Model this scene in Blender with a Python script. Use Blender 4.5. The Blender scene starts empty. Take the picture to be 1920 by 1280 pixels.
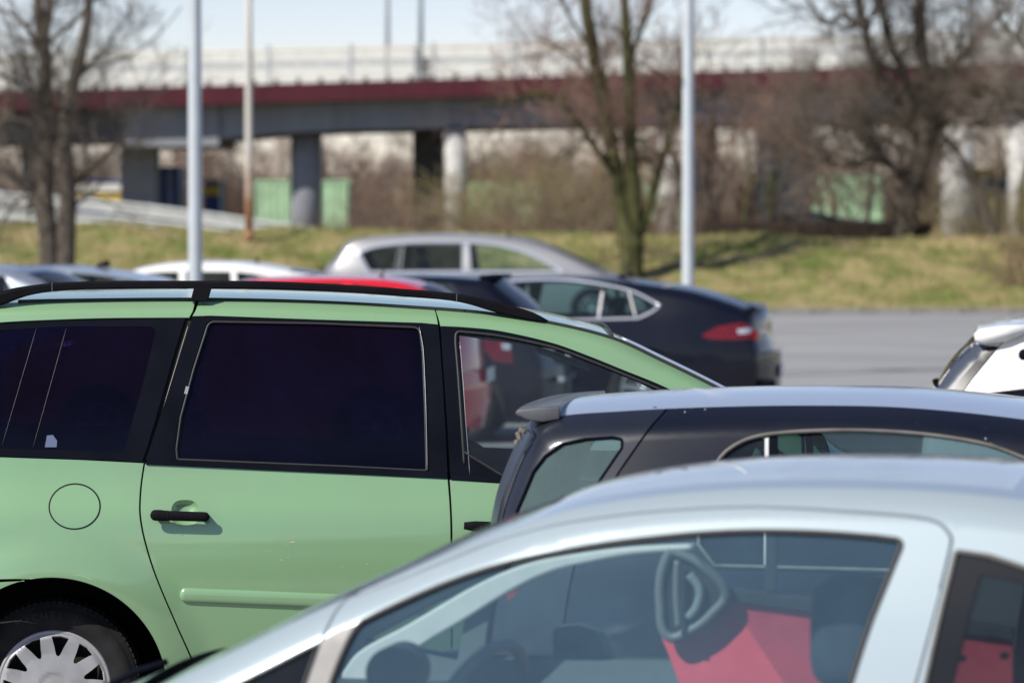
import bpy, bmesh, math, random
import numpy as np
from mathutils import Vector, Matrix
from mathutils.geometry import delaunay_2d_cdt

# ------------------------------------------------------------------ camera, sky, sun, exposure
SC = bpy.context.scene
COL = SC.collection
CAM_H = 2.066
FPX = 7200.0                      # focal length in photograph pixels (135 mm on 36 mm film, 1920 px wide)
PITCH = math.atan(245.0 / FPX)
cam_data = bpy.data.cameras.new('camera')
cam = bpy.data.objects.new('camera', cam_data)
COL.objects.link(cam)
cam.location = (0, 0, CAM_H)
cam.rotation_euler = (math.pi / 2 - PITCH, 0, 0)
cam_data.sensor_width = 36.0
cam_data.lens = 135.0
cam_data.clip_start = 0.1
cam_data.clip_end = 6000
cam_data.dof.use_dof = True
cam_data.dof.focus_distance = 14.0
cam_data.dof.aperture_fstop = 3.6
cam_data.dof.aperture_blades = 0
SC.camera = cam

SUN_DIR = Vector((-0.95, -0.85, 1.12)).normalized()     # towards the sun
sun_el = math.asin(SUN_DIR.z)
sun_az = math.atan2(SUN_DIR.x, SUN_DIR.y)               # from +Y clockwise
world = bpy.data.worlds.new('World')
SC.world = world
world.use_nodes = True
wn = world.node_tree
for n in list(wn.nodes):
    wn.nodes.remove(n)
sky = wn.nodes.new('ShaderNodeTexSky')
sky.sky_type = 'NISHITA'
sky.sun_disc = False
sky.sun_elevation = sun_el
sky.sun_rotation = sun_az
sky.altitude = 2000
sky.air_density = 1.0
sky.dust_density = 0.1
sky.ozone_density = 3.0
bg = wn.nodes.new('ShaderNodeBackground')
bg.inputs['Strength'].default_value = 0.10
wo = wn.nodes.new('ShaderNodeOutputWorld')
tintn = wn.nodes.new('ShaderNodeMix')          # white balance of the sky towards the neutral pale blue of the photograph
tintn.data_type = 'RGBA'
tintn.blend_type = 'MULTIPLY'
tintn.inputs[0].default_value = 1.0
tintn.inputs[7].default_value = (1.09, 0.895, 0.875, 1)
wn.links.new(sky.outputs[0], tintn.inputs[6])
wn.links.new(tintn.outputs[2], bg.inputs[0])
wn.links.new(bg.outputs[0], wo.inputs[0])

sun_data = bpy.data.lights.new('sun', 'SUN')
sun_data.energy = 4.2
sun_data.angle = math.radians(0.53)
sun_data.color = (1.0, 0.95, 0.87)
sun = bpy.data.objects.new('sun', sun_data)
COL.objects.link(sun)
sun.rotation_euler = SUN_DIR.to_track_quat('Z', 'Y').to_euler()
sun.location = (-20, -20, 30)

SC.view_settings.view_transform = 'Standard'
SC.view_settings.look = 'None'
SC.view_settings.exposure = 0.45
SC.view_settings.gamma = 1.0
SC.view_settings.use_curve_mapping = False
SC.render.engine = 'CYCLES'
SC.cycles.use_denoising = True
SC.cycles.max_bounces = 8
SC.cycles.transparent_max_bounces = 24
SC.cycles.glossy_bounces = 4
SC.cycles.caustics_reflective = False
SC.cycles.caustics_refractive = False

# ------------------------------------------------------------------ pixels to places
CP, SP = math.cos(PITCH), math.sin(PITCH)
EYE = np.array([0.0, 0.0, CAM_H])


def rays(P):
    P = np.atleast_2d(np.asarray(P, float))[:, :2]
    cx = (P[:, 0] - 960) / FPX
    cy = (640 - P[:, 1]) / FPX
    return np.stack([cx, CP + cy * SP, -SP + cy * CP], 1)


def at(px, py, Y):
    d = rays([(px, py)])[0]
    p = EYE + d * (Y / d[1])
    return Vector(p)


def zat(py, Y):
    return at(960, py, Y).z


def xat(px, Y):
    return at(px, 400, Y).x


# ------------------------------------------------------------------ object helpers
def tag(o, label=None, cat=None, group=None, kind=None):
    if label: o['label'] = label
    if cat: o['category'] = cat
    if group: o['group'] = group
    if kind: o['kind'] = kind
    return o


def empty(name, loc, rz=0.0, label=None, cat=None, group=None):
    o = bpy.data.objects.new(name, None)
    o.empty_display_size = 0.2
    COL.objects.link(o)
    o.location = loc
    o.rotation_euler = (0, 0, rz)
    return tag(o, label, cat, group)


def link_mesh(name, me, m, parent=None):
    o = bpy.data.objects.new(name, me)
    COL.objects.link(o)
    if m is not None:
        me.materials.append(m)
    if parent is not None:
        o.parent = parent
    return o


def mesh_obj(name, V, Fc, m, parent=None, smooth=False):
    me = bpy.data.meshes.new(name)
    me.from_pydata([tuple(v) for v in V], [], [tuple(f) for f in Fc])
    if smooth:
        me.polygons.foreach_set('use_smooth', [True] * len(me.polygons))
    me.update()
    return link_mesh(name, me, m, parent)


def bm_obj(name, bm, m, parent=None, smooth=False):
    me = bpy.data.meshes.new(name)
    bm.to_mesh(me)
    bm.free()
    if smooth:
        me.polygons.foreach_set('use_smooth', [True] * len(me.polygons))
    return link_mesh(name, me, m, parent)


def copy_tree(o, parent=None):
    c = o.copy()
    COL.objects.link(c)
    if parent is not None:
        c.parent = parent
    for ch in list(o.children):
        copy_tree(ch, c)
    return c


def add_box(bm, c, s, rot=None, bevel=0.0, seg=2):
    M = Matrix.Translation(Vector(c))
    if rot is not None:
        M = M @ rot
    M = M @ Matrix.Diagonal((s[0], s[1], s[2], 1))
    r = bmesh.ops.create_cube(bm, size=1.0, matrix=M)
    if bevel > 0:
        es = set()
        for v in r['verts']:
            es.update(v.link_edges)
        bmesh.ops.bevel(bm, geom=list(es), offset=bevel, segments=seg, profile=0.6, affect='EDGES')


def box(name, c, s, m, parent=None, bevel=0.0, rot=None, seg=2, smooth=None):
    bm = bmesh.new()
    add_box(bm, c, s, rot, bevel, seg)
    return bm_obj(name, bm, m, parent, smooth if smooth is not None else (bevel > 0 and seg > 2))


def tube(name, pts, r, m, parent=None, n=8, closed=False, cap=True, flat=1.0, up=None):
    """sweep of a round (or flattened) section along pts; r number or list"""
    P = np.asarray([tuple(p) for p in pts], float)
    N = len(P)
    R = np.full(N, r, float) if np.isscalar(r) else np.asarray(r, float)
    T = np.zeros_like(P)
    if closed:
        T = np.roll(P, -1, 0) - np.roll(P, 1, 0)
    else:
        T[1:-1] = P[2:] - P[:-2]
        T[0] = P[1] - P[0]
        T[-1] = P[-1] - P[-2]
    T /= np.linalg.norm(T, axis=1)[:, None] + 1e-12
    u0 = np.array(up if up is not None else (0, 0, 1.0), float)
    if abs(T[0] @ u0) > 0.95 and up is None:
        u0 = np.array((0, 1.0, 0))
    V = []
    u = u0
    for i in range(N):
        if up is None:
            u = u - T[i] * (u @ T[i])
        else:
            u = u0 - T[i] * (u0 @ T[i])
        u = u / (np.linalg.norm(u) + 1e-12)
        w = np.cross(T[i], u)
        for k in range(n):
            a = 2 * math.pi * k / n
            V.append(P[i] + R[i] * (math.cos(a) * u + flat * math.sin(a) * w))
    Fc = []
    for i in range(N if closed else N - 1):
        j = (i + 1) % N
        for k in range(n):
            l = (k + 1) % n
            Fc.append((i * n + k, j * n + k, j * n + l, i * n + l))
    if not closed and cap:
        Fc.append(tuple(range(n)))
        Fc.append(tuple(reversed(range((N - 1) * n, N * n))))
    return mesh_obj(name, V, Fc, m, parent, smooth=True)


def lathe(name, prof, m, parent=None, n=48, centre=(0, 0, 0), sgn=-1, smooth=True, closed=False):
    """revolve (radius, offset) about an axis parallel to Y; offset along sgn*Y"""
    V, Fc = [], []
    k = len(prof)
    for i in range(n):
        a = 2 * math.pi * i / n
        for (r, h) in prof:
            V.append((centre[0] + r * math.cos(a), centre[1] + sgn * h, centre[2] + r * math.sin(a)))
    for i in range(n):
        j = (i + 1) % n
        for q in range(k - 1 if not closed else k):
            q2 = (q + 1) % k
            f = (i * k + q, i * k + q2, j * k + q2, j * k + q)
            Fc.append(f if sgn < 0 else f[::-1])
    return mesh_obj(name, V, Fc, m, parent, smooth)


def catmull(pts, step):
    """open Catmull-Rom through pts, returns dense points and the control parameter of each"""
    P = np.asarray(pts, float)
    out, par = [], []
    for i in range(len(P) - 1):
        p0 = P[max(i - 1, 0)]; p1 = P[i]; p2 = P[i + 1]; p3 = P[min(i + 2, len(P) - 1)]
        L = np.linalg.norm(p2 - p1)
        # centripetal-ish guard: scale tangents to the chord
        m1 = (p2 - p0); m2 = (p3 - p1)
        l1 = np.linalg.norm(m1) + 1e-9; l2 = np.linalg.norm(m2) + 1e-9
        m1 = m1 / l1 * L; m2 = m2 / l2 * L
        k = max(2, int(math.ceil(L / step)))
        for j in range(k):
            t = j / k
            h00 = 2 * t**3 - 3 * t**2 + 1; h10 = t**3 - 2 * t**2 + t
            h01 = -2 * t**3 + 3 * t**2; h11 = t**3 - t**2
            out.append(h00 * p1 + h10 * m1 + h01 * p2 + h11 * m2)
            par.append(i + t)
    out.append(P[-1]); par.append(len(P) - 1.0)
    return np.array(out), np.array(par)


def cr(pts, step=12):
    return [tuple(p) for p in catmull(pts, step)[0]]


def rounded(pts, seg=6):
    """polygon with optional third value = corner radius"""
    out = []
    n = len(pts)
    for i, p in enumerate(pts):
        r = p[2] if len(p) > 2 else 0
        c = np.array(p[:2], float)
        if r <= 0:
            out.append(tuple(c)); continue
        a = np.array(pts[i - 1][:2], float) - c
        b = np.array(pts[(i + 1) % n][:2], float) - c
        la, lb = np.linalg.norm(a), np.linalg.norm(b)
        a /= la; b /= lb
        ang = math.acos(max(-1, min(1, a @ b)))
        d = min(r / math.tan(ang / 2), la * 0.49, lb * 0.49)
        p0, p1 = c + a * d, c + b * d
        for k in range(seg + 1):
            t = k / seg
            out.append(tuple((1 - t)**2 * p0 + 2 * t * (1 - t) * c + t * t * p1))
    return out


def inside(P, poly):
    x, y = P[:, 0], P[:, 1]
    res = np.zeros(len(P), bool)
    n = len(poly)
    px, py = poly[:, 0], poly[:, 1]
    j = n - 1
    for i in range(n):
        c = ((py[i] > y) != (py[j] > y)) & (x < (px[j] - px[i]) * (y - py[i]) / (py[j] - py[i] + 1e-15) + px[i])
        res ^= c
        j = i
    return res


def dist_poly(P, Q, closed=True):
    """distance of points P to polyline Q"""
    A = Q if closed else Q[:-1]
    B = np.roll(Q, -1, 0) if closed else Q[1:]
    best = np.full(len(P), 1e9)
    for i in range(0, len(P), 4000):
        p = P[i:i + 4000, None, :]
        ab = (B - A)[None]
        t = np.clip(((p - A[None]) * ab).sum(2) / ((ab**2).sum(2) + 1e-12), 0, 1)
        d = np.linalg.norm(p - (A[None] + ab * t[..., None]), axis=2).min(1)
        best[i:i + 4000] = d
    return best


def resample(poly, step):
    poly = np.asarray([p[:2] for p in poly], float)
    out = []
    n = len(poly)
    for i in range(n):
        a, b = poly[i], poly[(i + 1) % n]
        L = np.linalg.norm(b - a)
        if L < 1e-5:
            continue
        k = max(1, int(math.ceil(L / step)))
        for j in range(k):
            out.append(a + (b - a) * j / k)
    out = np.array(out)
    keep = [0]
    for i in range(1, len(out)):
        if np.linalg.norm(out[i] - out[keep[-1]]) > step * 0.04:
            keep.append(i)
    return out[keep]


def triangulate(outer, holes, g, extra=None):
    outer = resample(outer, g)
    holes = [resample(h, g) for h in holes]
    mn, mx = outer.min(0), outer.max(0)
    xs = np.arange(mn[0] + g * 0.5, mx[0], g)
    ys = np.arange(mn[1] + g * 0.5, mx[1], g)
    if len(xs) and len(ys):
        G = np.array([(x, y) for y in ys for x in xs])
    else:
        G = np.zeros((0, 2))
    if extra is not None and len(extra):
        G = G[dist_poly(G, extra, True) > 0] if False else np.concatenate([G, extra]) if len(G) else extra
    if len(G):
        ok = inside(G, outer)
        for h in holes:
            ok &= ~inside(G, h)
        G = G[ok]
    if len(G):
        d = dist_poly(G, outer)
        for h in holes:
            d = np.minimum(d, dist_poly(G, h))
        G = G[d > g * 0.3]
    pts = [Vector(p) for p in outer]
    edges = [(i, (i + 1) % len(outer)) for i in range(len(outer))]
    base = len(pts)
    for h in holes:
        pts += [Vector(p) for p in h]
        edges += [(base + i, base + (i + 1) % len(h)) for i in range(len(h))]
        base = len(pts)
    pts += [Vector(p) for p in G]
    r = delaunay_2d_cdt(pts, edges, [], 0, 1e-6)
    V = np.array([tuple(v) for v in r[0]])
    T = np.array([tuple(f) for f in r[2] if len(f) == 3])
    C = V[T].mean(1)
    ok = inside(C, outer)
    for h in holes:
        ok &= ~inside(C, h)
    T = T[ok]
    a, b, c = V[T[:, 0]], V[T[:, 1]], V[T[:, 2]]
    area = (b[:, 0] - a[:, 0]) * (c[:, 1] - a[:, 1]) - (b[:, 1] - a[:, 1]) * (c[:, 0] - a[:, 0])
    T = T[np.abs(area) > 1e-9]
    area = area[np.abs(area) > 1e-9]
    T[area < 0] = T[area < 0][:, ::-1]
    return V, T


def build_sheet(name, V, T, fn, m, parent, flip=False, lip=0.0):
    e = 2e-3
    P = fn(V)
    Pa = fn(V + np.array([e, 0])); Pb = fn(V + np.array([0, e]))
    Ma = fn(V - np.array([e, 0])); Mb = fn(V - np.array([0, e]))
    N = np.cross(Pa - Ma, Pb - Mb)
    N /= np.linalg.norm(N, axis=1)[:, None] + 1e-15
    T = T.copy()
    if flip:
        N = -N
        T = T[:, ::-1]
    nv = len(P)
    verts = P
    faces = [tuple(t) for t in T.tolist()]
    ln = N[T.reshape(-1)]
    if lip > 0:
        E = {}
        for t in T.tolist():
            for i in range(3):
                a, b = t[i], t[(i + 1) % 3]
                E[(a, b)] = 1
        be = [(a, b) for (a, b) in E if (b, a) not in E]
        idx = {}
        for a, b in be:
            for v in (a, b):
                if v not in idx:
                    idx[v] = nv + len(idx)
        low = np.array([P[v] - N[v] * lip for v in idx])
        verts = np.concatenate([P, low]) if len(low) else P
        ln2 = []
        for a, b in be:
            faces.append((b, a, idx[a], idx[b]))
            t = P[b] - P[a]
            t /= np.linalg.norm(t) + 1e-12
            o = np.cross(t, N[a])
            q = N[a] * 0.9 + o
            q /= np.linalg.norm(q)
            ln2 += [q, q, o, o]
        if ln2:
            ln = np.concatenate([ln, np.array(ln2)])
    me = bpy.data.meshes.new(name)
    me.from_pydata(verts.tolist(), [], faces)
    me.polygons.foreach_set('use_smooth', [True] * len(me.polygons))
    me.update()
    if len(me.loops) == len(ln):
        me.normals_split_custom_set([tuple(x) for x in ln.tolist()])
    return link_mesh(name, me, m, parent)


# ------------------------------------------------------------------ materials
MATS = {}


def mat(name):
    m = bpy.data.materials.new(name)
    m.use_nodes = True
    MATS[name] = m
    nt = m.node_tree
    return m, nt, nt.nodes['Principled BSDF']


def simple(name, col, rough=0.5, metal=0.0, spec=0.5, noise=0.0, nscale=20.0, coat=0.0, bump=0.0, bscale=200.0):
    m, nt, p = mat(name)
    p.inputs['Base Color'].default_value = (*col, 1)
    p.inputs['Roughness'].default_value = rough
    p.inputs['Metallic'].default_value = metal
    p.inputs['Specular IOR Level'].default_value = spec
    p.inputs['Coat Weight'].default_value = coat
    p.inputs['Coat Roughness'].default_value = 0.03
    tc = nt.nodes.new('ShaderNodeTexCoord')
    if noise > 0:
        n = nt.nodes.new('ShaderNodeTexNoise')
        n.inputs['Scale'].default_value = nscale
        n.inputs['Detail'].default_value = 6
        nt.links.new(tc.outputs['Object'], n.inputs['Vector'])
        cr_ = nt.nodes.new('ShaderNodeValToRGB')
        cr_.color_ramp.elements[0].position = 0.3
        cr_.color_ramp.elements[1].position = 0.7
        cr_.color_ramp.elements[0].color = (*[c * (1 - noise) for c in col], 1)
        cr_.color_ramp.elements[1].color = (*[min(1, c * (1 + noise)) for c in col], 1)
        nt.links.new(n.outputs['Fac'], cr_.inputs[0])
        nt.links.new(cr_.outputs[0], p.inputs['Base Color'])
    if bump > 0:
        n = nt.nodes.new('ShaderNodeTexNoise')
        n.inputs['Scale'].default_value = bscale
        n.inputs['Detail'].default_value = 3
        nt.links.new(tc.outputs['Object'], n.inputs['Vector'])
        b = nt.nodes.new('ShaderNodeBump')
        b.inputs['Strength'].default_value = bump
        b.inputs['Distance'].default_value = 0.002
        nt.links.new(n.outputs['Fac'], b.inputs['Height'])
        nt.links.new(b.outputs[0], p.inputs['Normal'])
    return m


def paint(name, col, metal=0.25, rough=0.35, coat=1.0, dirt=(0.25, 0.22, 0.17), dust=0.12, cior=1.5, crough=0.04):
    """car paint: coloured base, clear coat, a thin uneven film of dust and a few small chips"""
    m, nt, p = mat(name)
    L = nt.links
    tc = nt.nodes.new('ShaderNodeTexCoord')
    n1 = nt.nodes.new('ShaderNodeTexNoise')
    n1.inputs['Scale'].default_value = 2.2
    n1.inputs['Detail'].default_value = 8
    n1.inputs['Roughness'].default_value = 0.65
    L.new(tc.outputs['Object'], n1.inputs['Vector'])
    r1 = nt.nodes.new('ShaderNodeMapRange')
    r1.inputs[1].default_value = 0.35
    r1.inputs[2].default_value = 0.8
    r1.inputs[3].default_value = 0.0
    r1.inputs[4].default_value = dust
    L.new(n1.outputs['Fac'], r1.inputs[0])
    mx = nt.nodes.new('ShaderNodeMix')
    mx.data_type = 'RGBA'
    mx.inputs[6].default_value = (*col, 1)
    mx.inputs[7].default_value = (*dirt, 1)
    L.new(r1.outputs[0], mx.inputs[0])
    # fine specks of road dirt
    n2 = nt.nodes.new('ShaderNodeTexNoise')
    n2.inputs['Scale'].default_value = 130
    n2.inputs['Detail'].default_value = 2
    L.new(tc.outputs['Object'], n2.inputs['Vector'])
    r2 = nt.nodes.new('ShaderNodeMapRange')
    r2.inputs[1].default_value = 0.74
    r2.inputs[2].default_value = 0.80
    r2.inputs[3].default_value = 0
    r2.inputs[4].default_value = 0.5
    L.new(n2.outputs['Fac'], r2.inputs[0])
    mx2 = nt.nodes.new('ShaderNodeMix')
    mx2.data_type = 'RGBA'
    mx2.inputs[7].default_value = (*dirt, 1)
    L.new(mx.outputs[2], mx2.inputs[6])
    L.new(r2.outputs[0], mx2.inputs[0])
    L.new(mx2.outputs[2], p.inputs['Base Color'])
    p.inputs['Metallic'].default_value = metal
    p.inputs['Roughness'].default_value = rough
    p.inputs['Specular IOR Level'].default_value = 0.25
    p.inputs['Coat Weight'].default_value = coat
    p.inputs['Coat IOR'].default_value = cior
    r3 = nt.nodes.new('ShaderNodeMapRange')
    r3.inputs[1].default_value = 0.3
    r3.inputs[2].default_value = 0.8
    r3.inputs[3].default_value = crough
    r3.inputs[4].default_value = crough + 0.12
    L.new(n1.outputs['Fac'], r3.inputs[0])
    L.new(r3.outputs[0], p.inputs['Coat Roughness'])
    return m


def glass(name, tint=(0.8, 0.88, 0.86), ior=1.5, film=0.0, filmcol=(0.5, 0.52, 0.52), rough=0.0, streak=0.0, even=False):
    m = bpy.data.materials.new(name)
    m.use_nodes = True
    nt = m.node_tree
    for n in list(nt.nodes):
        nt.nodes.remove(n)
    L = nt.links
    out = nt.nodes.new('ShaderNodeOutputMaterial')
    tr = nt.nodes.new('ShaderNodeBsdfTransparent')
    tr.inputs[0].default_value = (*tint, 1)
    gl = nt.nodes.new('ShaderNodeBsdfGlossy')
    gl.inputs['Roughness'].default_value = rough
    fr = nt.nodes.new('ShaderNodeFresnel')
    ge = nt.nodes.new('ShaderNodeNewGeometry')          # a thin pane reflects alike from both faces
    mi = nt.nodes.new('ShaderNodeMix')
    mi.inputs[2].default_value = ior
    mi.inputs[3].default_value = 1.0 / ior
    L.new(ge.outputs['Backfacing'], mi.inputs[0])
    L.new(mi.outputs[0], fr.inputs[0])
    di = nt.nodes.new('ShaderNodeBsdfDiffuse')
    di.inputs[0].default_value = (*filmcol, 1)
    m1 = nt.nodes.new('ShaderNodeMixShader')
    L.new(tr.outputs[0], m1.inputs[1])
    L.new(di.outputs[0], m1.inputs[2])
    tc = nt.nodes.new('ShaderNodeTexCoord')
    n1 = nt.nodes.new('ShaderNodeTexNoise')
    n1.inputs['Scale'].default_value = 3.0
    n1.inputs['Detail'].default_value = 9
    n1.inputs['Roughness'].default_value = 0.7
    L.new(tc.outputs['Object'], n1.inputs['Vector'])
    r1 = nt.nodes.new('ShaderNodeMapRange')
    r1.inputs[1].default_value = 0.35
    r1.inputs[2].default_value = 0.75
    r1.inputs[3].default_value = film * (0.85 if even else 0.4)
    r1.inputs[4].default_value = film * (1.15 if even else 1.5)
    L.new(n1.outputs['Fac'], r1.inputs[0])
    last = r1.outputs[0]
    if streak > 0:
        # thin dried water specks
        n2 = nt.nodes.new('ShaderNodeTexNoise')
        n2.inputs['Scale'].default_value = 260
        L.new(tc.outputs['Object'], n2.inputs['Vector'])
        r2 = nt.nodes.new('ShaderNodeMapRange')
        r2.inputs[1].default_value = 0.76
        r2.inputs[2].default_value = 0.8
        r2.inputs[3].default_value = 0
        r2.inputs[4].default_value = streak
        L.new(n2.outputs['Fac'], r2.inputs[0])
        ad = nt.nodes.new('ShaderNodeMath')
        L.new(last, ad.inputs[0]); L.new(r2.outputs[0], ad.inputs[1])
        last = ad.outputs[0]
    L.new(last, m1.inputs[0])
    m2 = nt.nodes.new('ShaderNodeMixShader')
    L.new(fr.outputs[0], m2.inputs[0])
    L.new(m1.outputs[0], m2.inputs[1])
    L.new(gl.outputs[0], m2.inputs[2])
    L.new(m2.outputs[0], out.inputs[0])
    return m


M_green = paint('green_paint', (0.228, 0.402, 0.208), metal=0.2, rough=0.36, cior=1.65, dust=0.2)
M_blacktrim = simple('satin_black_trim', (0.007, 0.008, 0.013), rough=0.6, spec=0.0, noise=0.15, nscale=8, bump=0.06)
M_rubber = simple('rubber_seal', (0.02, 0.02, 0.021), rough=0.55, noise=0.2, nscale=40)
M_rail = simple('matt_black_plastic', (0.009, 0.009, 0.011), rough=0.65, spec=0.03, noise=0.25, nscale=6, bump=0.1, bscale=900)
M_gap = simple('dark_gap', (0.006, 0.006, 0.006), rough=0.9)
M_tyre = simple('tyre_rubber', (0.018, 0.018, 0.019), rough=0.8, spec=0.15, noise=0.35, nscale=14, bump=0.25, bscale=300)
M_cover = simple('wheel_cover_silver', (0.36, 0.36, 0.37), rough=0.42, metal=0.35, noise=0.22, nscale=7)
M_dark_in = simple('dark_interior_cloth', (0.018, 0.02, 0.024), rough=0.85, noise=0.2, nscale=30)
M_grey_in = simple('grey_interior_plastic', (0.10, 0.11, 0.12), rough=0.6, noise=0.1)
M_light_in = simple('light_grey_interior_trim', (0.70, 0.72, 0.70), rough=0.7, noise=0.06)
M_red_in = simple('red_door_card', (0.85, 0.09, 0.13), rough=0.55, noise=0.06)
M_chrome = simple('chrome_trim', (0.78, 0.79, 0.80), rough=0.16, metal=1.0)
M_alum = simple('bright_window_trim', (0.62, 0.61, 0.58), rough=0.35, metal=0.8)
M_bright = simple('bright_chrome_surround', (0.74, 0.77, 0.82), rough=0.22, metal=0.55)
M_lamp_red = simple('red_lamp_lens', (0.15, 0.004, 0.008), rough=0.2, coat=0.3, noise=0.25, nscale=25)
M_lamp_clear = simple('clear_lamp_lens', (0.55, 0.55, 0.56), rough=0.12, coat=1.0, metal=0.3)
M_plate = simple('white_number_plate', (0.72, 0.73, 0.72), rough=0.4, noise=0.05)
M_rim = simple('alloy_rim', (0.45, 0.46, 0.47), rough=0.35, metal=0.8)
M_silver = paint('silver_blue_paint', (0.36, 0.43, 0.46), metal=0.15, rough=0.33, dust=0.05, crough=0.05)
M_navy = paint('black_navy_paint', (0.004, 0.006, 0.014), metal=0.0, rough=0.35, coat=0.55, dust=0.02, crough=0.05, cior=1.32)
M_anthra = paint('anthracite_paint', (0.012, 0.015, 0.024), metal=0.1, rough=0.4, dust=0.03, coat=0.6, cior=1.4)
M_insig = paint('midnight_blue_paint', (0.002, 0.003, 0.010), metal=0.0, rough=0.35, coat=0.55, dust=0.015, cior=1.38)
M_beige = paint('champagne_paint', (0.37, 0.36, 0.355), metal=0.45, rough=0.35, dust=0.05)
M_white = paint('white_paint', (0.80, 0.79, 0.76), metal=0.0, rough=0.35, dust=0.03)
M_red = paint('red_paint', (0.60, 0.012, 0.022), metal=0.0, rough=0.35, dust=0.03)
M_greyblue = paint('pale_grey_blue_paint', (0.30, 0.34, 0.40), metal=0.5, rough=0.33, dust=0.03)
M_bluegrey = paint('light_blue_grey_paint', (0.46, 0.52, 0.60), metal=0.5, rough=0.33, dust=0.03)
M_gloss_black = simple('gloss_black_trim', (0.008, 0.010, 0.014), rough=0.3, spec=0.2)
M_slate_glass = simple('slate_reflecting_glass', (0.05, 0.06, 0.085), rough=0.38, spec=0.4)
G_tint = glass('dark_tinted_glass', (0.058, 0.034, 0.115), ior=1.3, film=0.06, filmcol=(0.03, 0.025, 0.12), streak=0.3)
G_van = glass('van_front_glass', (0.80, 0.88, 0.90), ior=1.45, film=0.035, filmcol=(0.35, 0.38, 0.4), streak=0.4)
G_clear = glass('clear_car_glass', (0.78, 0.90, 0.90), ior=1.5, film=0.03)
G_silver = glass('silver_car_glass', (0.80, 0.92, 0.94), ior=1.5, film=0.13, filmcol=(0.24, 0.42, 0.58), even=True)  # bluish film stands in for sky reflected in the side glass
G_mid = glass('green_grey_glass', (0.50, 0.66, 0.66), ior=1.5, film=0.03, filmcol=(0.3, 0.42, 0.42))
G_dark = glass('smoked_glass', (0.30, 0.34, 0.37), ior=1.5, film=0.02)


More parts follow.
